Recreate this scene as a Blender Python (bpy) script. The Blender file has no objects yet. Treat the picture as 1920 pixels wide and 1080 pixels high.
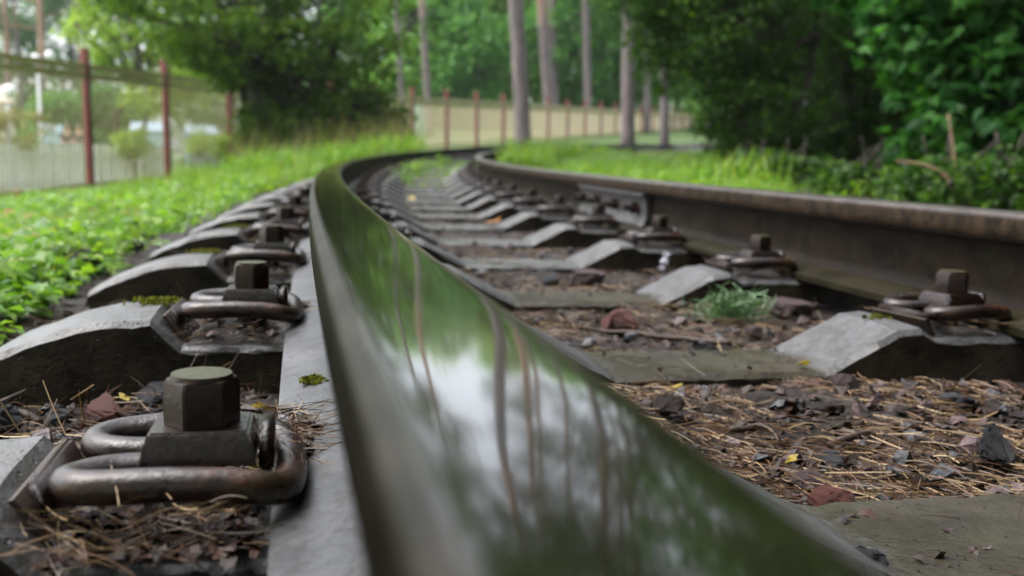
import bpy, bmesh, math, random
import numpy as np
from mathutils import Vector, Matrix
random.seed(7)
RS = np.random.RandomState(11)
S = bpy.context.scene
C = S.collection

# ------------------------------------------------------------------ camera
F_PX = 1867.0                       # focal length in pixels of a 1920 wide frame = 35 mm
CX, CZ = -0.0436, 0.0475
PSI, PITCH, ROLL = 0.2256, 0.13154, 0.01162
fw = Vector((math.sin(PSI)*math.cos(PITCH), math.cos(PSI)*math.cos(PITCH), -math.sin(PITCH)))
r0 = Vector((math.cos(PSI), -math.sin(PSI), 0)); u0 = r0.cross(fw)
rt = r0*math.cos(ROLL) + u0*math.sin(ROLL); up = -r0*math.sin(ROLL) + u0*math.cos(ROLL)
cd = bpy.data.cameras.new('camera'); cam = bpy.data.objects.new('camera', cd); C.objects.link(cam)
cam.matrix_world = Matrix(((rt.x, up.x, -fw.x, CX), (rt.y, up.y, -fw.y, 0), (rt.z, up.z, -fw.z, CZ), (0, 0, 0, 1)))
cd.sensor_width = 36; cd.lens = 36*F_PX/1920; cd.clip_start = .01; cd.clip_end = 2000
cd.dof.use_dof = True; cd.dof.focus_distance = .66; cd.dof.aperture_fstop = 7.1; cd.dof.aperture_blades = 9
S.camera = cam

# ------------------------------------------------------------------ sky and sun (overcast)
SUN_EL, SUN_AZ = math.radians(60), math.radians(285)      # azimuth clockwise from +Y
w = bpy.data.worlds.new('World'); S.world = w; w.use_nodes = True
nt = w.node_tree; bg = nt.nodes['Background']
sky = nt.nodes.new('ShaderNodeTexSky'); sky.sky_type = 'NISHITA'; sky.sun_disc = False
sky.sun_elevation = SUN_EL; sky.sun_rotation = SUN_AZ; sky.dust_density = 4.0; sky.air_density = 1.0
hs = nt.nodes.new('ShaderNodeHueSaturation'); hs.inputs['Saturation'].default_value = .35; hs.inputs['Value'].default_value = 1.0
nt.links.new(sky.outputs[0], hs.inputs['Color']); nt.links.new(hs.outputs[0], bg.inputs['Color'])
bg.inputs['Strength'].default_value = .15
sd = bpy.data.lights.new('sun', 'SUN'); sd.energy = .6; sd.angle = math.radians(40); sd.color = (1, .97, .92)
so = bpy.data.objects.new('sun', sd); C.objects.link(so)
sv = Vector((math.sin(SUN_AZ)*math.cos(SUN_EL), math.cos(SUN_AZ)*math.cos(SUN_EL), math.sin(SUN_EL)))
so.rotation_euler = sv.to_track_quat('Z', 'Y').to_euler()
S.view_settings.view_transform = 'Standard'; S.view_settings.look = 'None'
S.view_settings.gamma = 1; S.view_settings.use_curve_mapping = False
S.view_settings.exposure = 1.95
S.cycles.max_bounces = 6; S.cycles.diffuse_bounces = 3; S.cycles.glossy_bounces = 3
S.cycles.transmission_bounces = 3; S.cycles.transparent_max_bounces = 6
S.cycles.caustics_reflective = False; S.cycles.caustics_refractive = False
S.cycles.use_denoising = True

# ------------------------------------------------------------------ track frame
K, CANT, K2, SP, S0, H = 0.02116, -0.01556, 0.000678, 0.5298, 0.519, 0.1376
R = 1/K; G = 0.81
def track_z(s):
    s = np.asarray(s, float)
    return np.where(s < 20, K2*s*s, K2*400 + (s-20)*K2*40*.62)
def P(u, s, z=0.0):
    return Vector((R-(R-u)*math.cos(s*K), (R-u)*math.sin(s*K), z + CANT*u + float(track_z(s))))
def us(x, y):
    x = np.asarray(x, float); y = np.asarray(y, float)
    return R-np.hypot(R-x, y), np.arctan2(y, R-x)*R
def frame(s, u=0.0, z=0.0):
    t = math.atan(2*K2*min(s, 20)*(1 if s < 20 else .62))
    M = Matrix.Rotation(-s*K, 4, 'Z') @ Matrix.Rotation(t, 4, 'X') @ Matrix.Rotation(-math.atan(CANT), 4, 'Y')
    M.translation = P(u, s, z); return M
def ray(px, py):
    d = fw + rt*((px-960)/F_PX) - up*((py-540)/F_PX); return d.normalized()
def at(px, py, D):
    """the point seen at pixel px,py of the photo at horizontal distance D"""
    d = ray(px, py); k = D/math.hypot(d.x, d.y); return Vector((CX, 0, CZ)) + d*k

# ------------------------------------------------------------------ noise + ground height
def vhash(i, j, k=0):
    n = np.sin(i*127.1 + j*311.7 + k*74.7)*43758.5453
    return n-np.floor(n)
def vnoise(x, y, k=0):
    xi, yi = np.floor(x), np.floor(y); fx, fy = x-xi, y-yi
    fx = fx*fx*(3-2*fx); fy = fy*fy*(3-2*fy)
    a = vhash(xi, yi, k); b = vhash(xi+1, yi, k); c = vhash(xi, yi+1, k); d = vhash(xi+1, yi+1, k)
    return (a*(1-fx)+b*fx)*(1-fy) + (c*(1-fx)+d*fx)*fy
def sm(a, b, x):
    t = np.clip((np.asarray(x, float)-a)/(b-a), 0, 1); return t*t*(3-2*t)
def gz(x, y, bumps=True):
    x = np.asarray(x, float); y = np.asarray(y, float)
    u, s = us(x, y); s = np.clip(s, -5, 60)
    z = track_z(s) + CANT*np.clip(u, -1, 2)
    bed = -.190 + 0*u
    bed = bed + .016*np.exp(-((u+.075)/.05)**2) - .0*u
    out_l = np.clip(-u-.42, 0, 12); out_r = np.clip(u-1.25, 0, 30)
    bed = bed - .035*sm(0, .25, out_l) - .10*out_l + .02*np.clip(out_l-7, 0, 9) + .03*sm(0, .8, out_r) + .004*out_r
    bed = np.maximum(bed, -1.0)
    zn = z + bed
    d = np.hypot(x, y)
    zf = .15 + .058*(y-28); zf = np.minimum(zf, 2.2)
    zf = zf*sm(-4, 4, x) + (-.75)*(1-sm(-4, 4, x))
    wgt = sm(20, 30, d)
    zz = zn*(1-wgt) + zf*wgt
    if bumps:
        near = 1-sm(6, 14, d)
        zz = zz + near*(.018*(vnoise(x*9, y*9)-.5) + .012*(vnoise(x*31, y*31, 3)-.5) + .007*(vnoise(x*80, y*80, 5)-.5))
        zz = zz + (1-near)*.10*(vnoise(x*.8, y*.8, 9)-.5)
    return zz
def gzf(x, y): return float(gz(np.array([x]), np.array([y]))[0])

# ------------------------------------------------------------------ helpers
def prop(o, label=None, cat=None, group=None, kind=None):
    if label: o['label'] = label
    if cat: o['category'] = cat
    if group: o['group'] = group
    if kind: o['kind'] = kind
    return o
def empty(name, label=None, cat=None, group=None, M=None):
    o = bpy.data.objects.new(name, None); C.objects.link(o); o.empty_display_size = .1
    if M is not None: o.matrix_world = M
    return prop(o, label, cat, group)
def link(name, me, mat=None, parent=None, M=None):
    o = bpy.data.objects.new(name, me); C.objects.link(o)
    if mat is not None and not me.materials: me.materials.append(mat)
    if parent is not None: o.parent = parent
    if M is not None:
        if parent is None: o.matrix_world = M
        else: o.matrix_local = M
    return o
def mesh_np(name, V, Fc, smooth=False):
    V = np.asarray(V, np.float32); Fc = np.asarray(Fc, np.int32); k = Fc.shape[1]
    me = bpy.data.meshes.new(name); me.vertices.add(len(V)); me.vertices.foreach_set('co', V.ravel())
    me.loops.add(Fc.size); me.loops.foreach_set('vertex_index', Fc.ravel())
    me.polygons.add(len(Fc)); me.polygons.foreach_set('loop_start', np.arange(0, Fc.size, k, dtype=np.int32))
    me.polygons.foreach_set('use_smooth', np.full(len(Fc), smooth))
    me.update(calc_edges=True); me.validate(); return me
def bm_mesh(name, bm, smooth=False):
    me = bpy.data.meshes.new(name); bm.normal_update(); bm.to_mesh(me); bm.free()
    for p_ in me.polygons: p_.use_smooth = smooth
    return me
def add_box(bm, cx, cy, cz, sx, sy, sz, M=None):
    vs = []
    for dz in (-.5, .5):
        for dx, dy in ((-.5, -.5), (.5, -.5), (.5, .5), (-.5, .5)):
            v = Vector((cx+dx*sx, cy+dy*sy, cz+dz*sz)); vs.append(bm.verts.new(M @ v if M else v))
    for f in ((3, 2, 1, 0), (4, 5, 6, 7), (0, 1, 5, 4), (1, 2, 6, 5), (2, 3, 7, 6), (3, 0, 4, 7)):
        bm.faces.new([vs[i] for i in f])
def tube(bm, pts, rad, n=10, closed=False, cap=True):
    pts = [Vector(p_) for p_ in pts]; N = len(pts); rings = []
    rr = rad if hasattr(rad, '__len__') else [rad]*N
    prev = None
    for i, p_ in enumerate(pts):
        a = pts[(i-1) % N] if (closed or i > 0) else p_; b = pts[(i+1) % N] if (closed or i < N-1) else p_
        t = (b-a).normalized()
        if prev is None: x = t.orthogonal().normalized()
        else:
            x = prev - t*prev.dot(t); x.normalize()
        prev = x; y = t.cross(x)
        rings.append([bm.verts.new(p_ + (x*math.cos(2*math.pi*k/n) + y*math.sin(2*math.pi*k/n))*rr[i]) for k in range(n)])
    for i in range(N if closed else N-1):
        A, B = rings[i], rings[(i+1) % N]
        for k in range(n): bm.faces.new((A[k], A[(k+1) % n], B[(k+1) % n], B[k]))
    if cap and not closed:
        bm.faces.new(rings[0][::-1]); bm.faces.new(rings[-1])
def smooth_path(pts, per=6):
    pts = [Vector(p_) for p_ in pts]; out = []
    for i in range(len(pts)-1):
        p0 = pts[max(i-1, 0)]; p1 = pts[i]; p2 = pts[i+1]; p3 = pts[min(i+2, len(pts)-1)]
        for k in range(per):
            t = k/per
            out.append(.5*((2*p1)+(p2-p0)*t+(2*p0-5*p1+4*p2-p3)*t*t+(-p0+3*p1-3*p2+p3)*t**3))
    out.append(pts[-1]); return out
ONES = 'first second third fourth fifth sixth seventh eighth ninth tenth eleventh twelfth thirteenth fourteenth fifteenth sixteenth seventeenth eighteenth nineteenth'.split()
TENS = {2: 'twent', 3: 'thirt', 4: 'fort', 5: 'fift'}
def ordi(n):
    if n <= 19: return ONES[n-1]
    t, o = divmod(n, 10); return TENS[t]+'ieth' if o == 0 else TENS[t]+'y-'+ONES[o-1]

# ------------------------------------------------------------------ materials
class NT:
    def __init__(s, name):
        s.m = bpy.data.materials.new(name); s.m.use_nodes = True; s.t = s.m.node_tree
        s.b = s.t.nodes['Principled BSDF']; s.out = s.t.nodes['Material Output']
        s.tc = s.n('ShaderNodeTexCoord')
    def n(s, t, **kw):
        x = s.t.nodes.new(t)
        for k, v in kw.items(): setattr(x, k, v)
        return x
    def l(s, a, b): s.t.links.new(a, b)
    def noise(s, scale, detail=6, rough=.6, vec=None, dist=0, stretch=None):
        x = s.n('ShaderNodeTexNoise'); x.inputs['Scale'].default_value = scale; x.inputs['Detail'].default_value = detail
        x.inputs['Roughness'].default_value = rough; x.inputs['Distortion'].default_value = dist
        v = vec or s.tc.outputs['Object']
        if stretch:
            mp = s.n('ShaderNodeMapping'); mp.inputs['Scale'].default_value = stretch; s.l(v, mp.inputs[0]); v = mp.outputs[0]
        s.l(v, x.inputs['Vector']); return x.outputs[0]
    def vor(s, scale, vec=None, feat='F1'):
        x = s.n('ShaderNodeTexVoronoi'); x.inputs['Scale'].default_value = scale; x.feature = feat
        s.l(vec or s.tc.outputs['Object'], x.inputs['Vector']); return x.outputs[0]
    def ramp(s, f, stops):
        x = s.n('ShaderNodeValToRGB'); e = x.color_ramp.elements
        while len(e) < len(stops): e.new(.5)
        for i, (p_, c) in enumerate(stops):
            e[i].position = p_; e[i].color = (c, c, c, 1) if not hasattr(c, '__len__') else (*c, 1)
        s.l(f, x.inputs[0]); return x.outputs[0]
    def mix(s, f, a, b, mode='MIX'):
        x = s.n('ShaderNodeMix', data_type='RGBA', blend_type=mode)
        for si, v in ((0, f), (6, a), (7, b)):
            sock = x.inputs[si]
            if hasattr(v, 'links') or hasattr(v, 'is_linked'): s.l(v, sock)
            elif hasattr(v, '__len__'): sock.default_value = (*v, 1)
            else: sock.default_value = v if si == 0 else (v, v, v, 1)
        return x.outputs[2]
    def math(s, op, a, b=0.0):
        x = s.n('ShaderNodeMath', operation=op)
        for i, v in enumerate((a, b)):
            if hasattr(v, 'is_linked'): s.l(v, x.inputs[i])
            else: x.inputs[i].default_value = v
        return x.outputs[0]
    def bump(s, h, strength=.5, dist=.01, prev=None):
        x = s.n('ShaderNodeBump'); x.inputs['Strength'].default_value = strength; x.inputs['Distance'].default_value = dist
        s.l(h, x.inputs['Height'])
        if prev is not None: s.l(prev, x.inputs['Normal'])
        return x.outputs[0]
    def set(s, **kw):
        for k, v in kw.items():
            sock = s.b.inputs[k.replace('_', ' ')]
            if hasattr(v, 'is_linked'): s.l(v, sock)
            elif hasattr(v, '__len__'): sock.default_value = (*v, 1)
            else: sock.default_value = v
        return s.m

def mat_simple(name, a, b, scale=20, rough=.6, bump=.3, bd=.002, **kw):
    m = NT(name); n = m.noise(scale); c = m.mix(m.ramp(n, [(.35, 0.0), (.65, 1.0)]), a, b)
    m.set(Base_Color=c, Roughness=rough, Normal=m.bump(m.noise(scale*4), bump, bd), **kw); return m.m

# concrete: cement grey with pores and brown staining, damp; tops coloured paler for sky sheen
def concrete(name, tint, spec_mid):
    m = NT(name); n1 = m.noise(7, 8, .65); n2 = m.noise(60, 6, .7); n3 = m.noise(230, 4, .6)
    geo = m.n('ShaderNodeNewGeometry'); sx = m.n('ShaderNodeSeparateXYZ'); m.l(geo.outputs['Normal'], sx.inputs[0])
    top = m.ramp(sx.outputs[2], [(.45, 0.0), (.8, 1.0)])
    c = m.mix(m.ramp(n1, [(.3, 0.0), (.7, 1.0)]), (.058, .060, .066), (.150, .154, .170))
    c = m.mix(m.ramp(n2, [(.35, 0.0), (.65, 1.0)]), m.mix(.55, c, (.035, .030, .022)), c)
    c = m.mix(m.ramp(n3, [(.3, 0.0), (.7, 1.0)]), m.mix(.5, c, (.05, .045, .04)), c)
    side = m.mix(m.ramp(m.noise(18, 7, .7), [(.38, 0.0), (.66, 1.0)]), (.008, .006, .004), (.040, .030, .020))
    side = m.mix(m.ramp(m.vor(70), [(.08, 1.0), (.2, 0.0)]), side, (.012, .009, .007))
    sp = m.n('ShaderNodeSeparateXYZ'); m.l(m.tc.outputs['Object'], sp.inputs[0])
    mid = m.ramp(m.math('ADD', m.math('ABSOLUTE', m.math('SUBTRACT', sp.outputs[0], .405)), m.math('MULTIPLY', m.math('SUBTRACT', m.noise(30, 5), .5), .06)), [(.105, 1.0), (.135, 0.0)])
    wetc = m.mix(m.ramp(m.noise(14, 6, .7), [(.35, 0.0), (.65, 1.0)]), (.016, .013, .005), (.052, .042, .020))
    c = m.mix(m.math('MULTIPLY', mid, tint), c, wetc)
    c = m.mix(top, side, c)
    pit = m.ramp(m.vor(95), [(.05, 0.0), (.16, 1.0)]); pm = m.ramp(m.noise(25, 3), [(.5, 0.0), (.6, 1.0)])
    c = m.mix(m.math('MULTIPLY', m.math('SUBTRACT', 1.0, pit), pm), c, (.012, .010, .008))
    c = m.mix(m.ramp(m.noise(11, 9, .8), [(.50, 0.0), (.60, .65)]), c, (.028, .022, .014))
    c = m.mix(m.ramp(m.noise(140, 5, .7), [(.56, 0.0), (.64, .8)]), c, (.02, .017, .013))
    c = m.mix(m.ramp(m.noise(5, 5, .6, dist=1.0), [(.56, 0.0), (.70, .6)]), c, (.020, .024, .008))
    b1 = m.bump(n3, .7, .0015); b1 = m.bump(n2, .8, .003, b1); b1 = m.bump(m.noise(16, 6, .6), .3, .006, b1); b1 = m.bump(pit, .8, .003, b1)
    return m.set(Base_Color=c, Roughness=m.mix(mid, m.ramp(n1, [(.3, .30), (.7, .52)]), m.ramp(m.noise(9, 3), [(.45, .12), (.6, .5)])), Normal=b1, Specular_IOR_Level=m.mix(top, .10, m.mix(mid, .6, spec_mid)))
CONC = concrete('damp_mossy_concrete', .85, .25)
CONC2 = concrete('damp_concrete', .18, .7)  # far sleepers: less olive, middle coloured paler for the sky sheen

# rusted, wet iron of clips and bolts
m = NT('wet_rusty_iron'); n1 = m.noise(35, 8, .65); n2 = m.noise(260, 5, .6)
c = m.mix(m.ramp(n1, [(.35, 0.0), (.68, 1.0)]), (.005, .0026, .002), (.024, .010, .0075))
c = m.mix(m.ramp(m.noise(22, 7, .7), [(.55, 0.0), (.68, .8)]), c, (.075, .024, .009))
c = m.mix(m.ramp(m.noise(14, 5, .6), [(.52, 0.0), (.7, .6)]), c, (.032, .034, .012))
b1 = m.bump(n2, .45, .0008); b1 = m.bump(n1, .6, .003, b1); b1 = m.bump(m.noise(90, 4), .25, .001, b1)
IRON = m.set(Base_Color=c, Roughness=m.ramp(n1, [(.3, .20), (.7, .38)]), Normal=b1, Metallic=.0, Specular_IOR_Level=.5)
m = NT('mossy_bolt_iron'); n1 = m.noise(45, 8, .65); geo = m.n('ShaderNodeNewGeometry'); sx = m.n('ShaderNodeSeparateXYZ'); m.l(geo.outputs['Normal'], sx.inputs[0])
c = m.mix(m.ramp(n1, [(.35, 0.0), (.68, 1.0)]), (.005, .0028, .0016), (.024, .011, .006))
c = m.mix(m.ramp(m.noise(60, 6, .7), [(.55, 0.0), (.66, .7)]), c, (.028, .012, .006))
c = m.mix(m.ramp(sx.outputs[2], [(.9, 0.0), (.98, .8)]), c, (.040, .042, .014))
BOLT = m.set(Base_Color=c, Roughness=m.ramp(n1, [(.3, .28), (.7, .5)]), Normal=m.bump(m.noise(55, 5), .4, .0015, m.bump(m.noise(220, 4), .35, .0008)), Metallic=.0, Specular_IOR_Level=.28)
RUST = mat_simple('orange_rust', (.050, .022, .007), (.006, .004, .0025), 60, .6, .6, .002)

# rail
def rail_top(name, dull):
    m = NT(name); uv = m.tc.outputs['UV']
    st = m.noise(9, 4, .55, uv, stretch=(.15, 1, 1)); st2 = m.noise(60, 3, .5, uv, stretch=(.10, 1, 1)); g = m.noise(160, 5, .65)
    spk = m.noise(3.2, 5, .6)
    edge = m.n('ShaderNodeSeparateXYZ'); m.l(uv, edge.inputs[0])     # u = metres across the head from its centre
    ab = m.math('ABSOLUTE', edge.outputs[0]); rim = m.ramp(m.math('MULTIPLY', ab, 10.0), [(.205, 0.0), (.25, 1.0)])
    rustc = m.mix(m.ramp(m.noise(24, 7, .7), [(.35, 0.0), (.65, 1.0)]), (.006, .005, .003), (.026, .022, .016))
    base = m.mix(m.ramp(spk, [(.4, 0.0), (.6, 1.0)]), (.004, .0045, .002), (.016, .012, .008))
    c = m.mix(rim, base, rustc)
    c = m.mix(m.ramp(m.math('MULTIPLY', ab, 10.0), [(.285, 0.0), (.30, 1.0)]), c, m.mix(m.ramp(m.noise(30, 7, .7), [(.35, 0.0), (.65, 1.0)]), (.0015, .0014, .0006), (.008, .006, .003)))  # head sides coloured darker, as they reflect nothing bright
    b1 = m.bump(st, .05, .003); b1 = m.bump(st2, .22, .0008, b1); b1 = m.bump(g, m_s := .10, .0006, b1)
    rg = m.mix(rim, m.ramp(spk, [(.35, .10), (.7, .18)]), .45)
    if dull:
        sd_ = m.ramp(m.math('MULTIPLY', ab, 10.0), [(.27, 0.0), (.30, 1.0)]); gr_ = m.noise(34, 9, .8)
        topc = m.mix(m.ramp(gr_, [(.4, 0.0), (.6, 1.0)]), (.035, .026, .022), (.085, .072, .068))  # paler top colour stands in for the highlight along this head
        sidec = m.mix(m.ramp(gr_, [(.42, 0.0), (.6, 1.0)]), (.010, .007, .004), (.038, .024, .013))
        return m.set(Base_Color=m.mix(sd_, topc, sidec), Roughness=m.mix(sd_, .30, .6), Normal=b1, Specular_IOR_Level=m.mix(sd_, .5, .1))
    return m.set(Base_Color=c, Roughness=rg, Normal=b1, Specular_IOR_Level=m.mix(m.ramp(m.math('MULTIPLY', ab, 10.0), [(.285, 0.0), (.30, 1.0)]), m.mix(rim, .05, .08), .02), Metallic=0.0, Coat_Weight=m.mix(rim, 1.0, .0), Coat_Roughness=.06, Coat_IOR=1.62, Coat_Tint=(.92, .87, .82))
RAILTOP = rail_top('polished_wet_rail_head', False)
RAILTOP2 = rail_top('dull_rail_head', True)
def rail_side(name, a, b, cc, spec=.06):
    m = NT(name); n1 = m.noise(16, 8, .7); n2 = m.noise(120, 6, .65)
    c = m.mix(m.ramp(n1, [(.35, 0.0), (.66, 1.0)]), a, b)
    c = m.mix(m.ramp(m.noise(9, 6, .7), [(.56, 0.0), (.72, .8)]), c, cc)
    c = m.mix(m.ramp(n2, [(.3, 0.0), (.6, 1.0)]), m.mix(.5, c, (.02, .017, .012)), c)
    c = m.mix(m.ramp(m.noise(190, 5, .7), [(.55, 0.0), (.63, .75)]), c, (.012, .009, .006)); c = m.mix(m.ramp(m.noise(28, 8, .75), [(.56, 0.0), (.64, .85)]), c, (.022, .016, .010))
    b1 = m.bump(n2, .5, .0010); b1 = m.bump(m.noise(300, 4), .4, .0006, b1)
    return m.set(Base_Color=c, Roughness=m.ramp(n1, [(.3, .34), (.7, .6)]), Normal=b1, Specular_IOR_Level=spec)
WEB = rail_side('rail_web_rust', (.0022, .0014, .0008), (.014, .008, .004), (.022, .025, .010))
FOOT = rail_side('rail_foot_wet', (.030, .032, .035), (.080, .083, .092), (.016, .012, .007), .6)
FOOT2 = rail_side('rail_foot_rust', (.008, .007, .0035), (.026, .023, .012), (.022, .024, .009))

# ground
m = NT('ground_soil'); n1 = m.noise(3, 8, .7); n2 = m.noise(40, 8, .7)
vc = m.n('ShaderNodeVertexColor'); vc.layer_name = 'grassy'
soil = m.mix(m.ramp(n2, [(.35, 0.0), (.65, 1.0)]), (.003, .002, .0015), (.016, .009, .006))
soil = m.mix(m.ramp(m.noise(130, 4), [(.55, 0.0), (.7, .8)]), soil, (.07, .042, .026))
gr = m.mix(m.ramp(n1, [(.35, 0.0), (.65, 1.0)]), (.05, .09, .018), (.09, .15, .03))
c = m.mix(vc.outputs[0], soil, gr)
GROUND = m.set(Base_Color=c, Roughness=.75, Normal=m.bump(n2, .9, .012), Specular_IOR_Level=.4)

def leafmat(name, cols, trans=.35, rough=.45, spec=.5):
    m = NT(name); g = m.n('ShaderNodeNewGeometry')
    c = m.ramp(g.outputs['Random Per Island'], [(i/(len(cols)-1), x) for i, x in enumerate(cols)])
    m.set(Base_Color=c, Roughness=rough, Specular_IOR_Level=spec)
    t = m.n('ShaderNodeBsdfTranslucent'); m.l(m.mix(1.0, c, (1.25, 1.3, .7), 'MULTIPLY'), t.inputs[0])
    mx = m.n('ShaderNodeMixShader'); mx.inputs[0].default_value = trans
    m.l(m.b.outputs[0], mx.inputs[1]); m.l(t.outputs[0], mx.inputs[2]); m.l(mx.outputs[0], m.out.inputs[0])
    return m.m
L_GRASS = leafmat('grass_blades', [(.05, .13, .008), (.10, .23, .014), (.19, .34, .018), (.26, .31, .05), (.07, .18, .014)], .45)
L_HERB = leafmat('herb_leaves', [(.06, .15, .014), (.12, .26, .020), (.22, .38, .026), (.08, .20, .035), (.26, .36, .035)], .45, .42, .45)
L_DRY = leafmat('dry_weeds', [(.22, .20, .08), (.30, .26, .12), (.16, .20, .06), (.26, .17, .10)], .35, .7, .2)
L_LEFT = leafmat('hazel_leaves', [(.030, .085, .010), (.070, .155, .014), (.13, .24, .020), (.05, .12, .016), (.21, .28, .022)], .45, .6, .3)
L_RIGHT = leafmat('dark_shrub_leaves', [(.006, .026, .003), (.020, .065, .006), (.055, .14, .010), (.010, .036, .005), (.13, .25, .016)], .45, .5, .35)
L_MAPLE = leafmat('maple_leaves', [(.008, .050, .008), (.022, .105, .014), (.060, .19, .022), (.012, .065, .010)], .45, .5, .2)
L_FAR = [leafmat('forest_leaves_fresh', [(.11, .28, .05), (.18, .38, .06), (.27, .46, .07), (.13, .31, .07)], .45),
         leafmat('forest_leaves_deep', [(.05, .17, .032), (.085, .24, .040), (.13, .30, .045)], .4),
         leafmat('forest_leaves_yellowish', [(.18, .30, .04), (.27, .40, .05), (.34, .45, .08)], .45)]
L_PINE = leafmat('pine_needles_green', [(.02, .05, .025), (.035, .075, .035), (.05, .09, .04)], .15, .6, .3)
L_SPRIG = leafmat('sprig_needles', [(.06, .13, .05), (.10, .19, .08), (.15, .24, .12)], .2, .5)
NEEDLE = leafmat('dry_pine_needles', [(.05, .020, .009), (.14, .070, .030), (.018, .010, .006), (.44, .31, .17), (.016, .010, .008), (.10, .045, .020), (.30, .19, .10)], .1, .5, .5)
LITTER = leafmat('dead_leaf_scraps', [(.008, .0045, .003), (.020, .009, .006), (.050, .022, .013), (.004, .003, .0025), (.055, .036, .033)], .05, .55, .3)
FALLEN = leafmat('old_yellow_leaves', [(.30, .16, .04), (.34, .26, .06), (.22, .10, .05)], .3, .6, .3)
MOSS = leafmat('moss_tufts', [(.04, .055, .008), (.09, .10, .012), (.16, .16, .02)], .3, .8, .2)
def bark(name, a, b, sc=6, up=None, z0=4):
    m = NT(name); n = m.noise(sc, 8, .7, stretch=(1, 1, .22)); v = m.noise(sc*3.5, 6, .6, stretch=(1, 1, .3))
    c = m.mix(m.ramp(n, [(.35, 0.0), (.65, 1.0)]), a, b); c = m.mix(m.ramp(v, [(.35, 0.0), (.55, 1.0)]), m.mix(.6, c, (.03, .022, .02)), c)
    if up:
        sp = m.n('ShaderNodeSeparateXYZ'); m.l(m.tc.outputs['Object'], sp.inputs[0])
        c = m.mix(m.ramp(m.math('MULTIPLY', m.math('ADD', sp.outputs[2], m.math('MULTIPLY', n, 3.0)), .05), [((z0+1)*.05, 0.0), ((z0+2.6)*.05, 1.0)]), c, m.mix(m.ramp(n, [(.3, 0.0), (.7, 1.0)]), up, tuple(q*1.5 for q in up)))
    return m.set(Base_Color=c, Roughness=.85, Normal=m.bump(v, 1.0, .03))
BARK = bark('pine_bark', (.12, .095, .10), (.25, .20, .205), 6, (.24, .13, .085), 8)
BARKO = bark('orange_pine_bark', (.13, .10, .10), (.24, .19, .19), 6, (.30, .18, .13), 5.0)
BARKD = bark('dark_bark', (.035, .028, .022), (.07, .055, .042), 12)
STONES = [mat_simple('red_granite', (.20, .045, .030), (.045, .014, .010), 45, .38, .9, .003, Specular_IOR_Level=.6),
          mat_simple('dark_basalt', (.005, .0055, .007), (.026, .028, .034), 50, .35, .9, .003, Specular_IOR_Level=.6),
          mat_simple('grey_granite', (.030, .030, .036), (.10, .095, .11), 60, .38, .9, .003),
          mat_simple('pinkish_granite', (.040, .022, .022), (.12, .078, .080), 60, .42, .9, .003),
          mat_simple('brown_stone', (.040, .020, .013), (.016, .010, .008), 50, .42, .9, .003)]
TWIG = mat_simple('dead_twig', (.030, .016, .011), (.060, .036, .024), 60, .6, .6, .002)

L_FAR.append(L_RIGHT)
# ------------------------------------------------------------------ ground sheet
def axis(n, c, lo, hi, a, b0):
    t = np.linspace(-1, 1, n); v = a*np.sinh(b0*t); return c + np.where(v < 0, v*(c-lo)/v.max(), v*(hi-c)/v.max())
gx = axis(330, .3, -260, 300, .35, 7.3); gy = axis(380, 1.0, -120, 420, .35, 7.3)
X, Y = np.meshgrid(gx, gy); Z = gz(X.ravel(), Y.ravel())
V = np.stack([X.ravel(), Y.ravel(), Z], 1); nx = len(gx); I = np.arange(len(V)).reshape(len(gy), nx)
Fq = np.stack([I[:-1, :-1].ravel(), I[:-1, 1:].ravel(), I[1:, 1:].ravel(), I[1:, :-1].ravel()], 1)
me = mesh_np('ground', V, Fq, True); ca = me.color_attributes.new('grassy', 'FLOAT_COLOR', 'POINT')
U, Sx = us(V[:, 0], V[:, 1]); nn = .35*(vnoise(V[:, 0]*3, V[:, 1]*3, 2)-.5)
gm = np.maximum(sm(.5, .95, -U+nn), sm(1.35, 1.8, U+nn)*(1-.9*sm(.44, .50, np.arctan2(V[:, 0]-CX, V[:, 1]))))  # grass tint cut toward the right thicket, darkening ground for its shade
ca.data.foreach_set('color', np.stack([gm, gm, gm, np.ones_like(gm)], 1).astype(np.float32).ravel())
prop(link('ground', me, GROUND), kind='structure')

# ------------------------------------------------------------------ rails
def arc(cx, cz, r, a0, a1, n):
    return [(cx+r*math.cos(math.radians(a0+(a1-a0)*i/n)), cz+r*math.sin(math.radians(a0+(a1-a0)*i/n))) for i in range(n+1)]
half_top = [(0, 0), (.010, -.00005), (.018, -.0002), (.0215, -.0005)] + arc(.0205, -.0100, .0095, 78, 4, 6)
right_head = half_top + [(.0305, -.020), (.0305, -.029), (.029, -.0315), (.0075, -.041)]
head_prof = [(-x, z) for x, z in right_head[::-1]] + right_head[1:]
right_web = [(.0072, -.040), (.0064, -.052), (.006, -.075), (.0066, -.098), (.009, -.110), (.014, -.1165)]
web_prof = [(-x, z) for x, z in right_web[::-1]] + right_web
right_foot = [(.0135, -.1158), (.030, -.1205), (.052, -.1265), (.055, -.1285), (.055, -.1376)]
foot_prof = [(-x, z) for x, z in right_foot[::-1]] + right_foot
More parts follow.
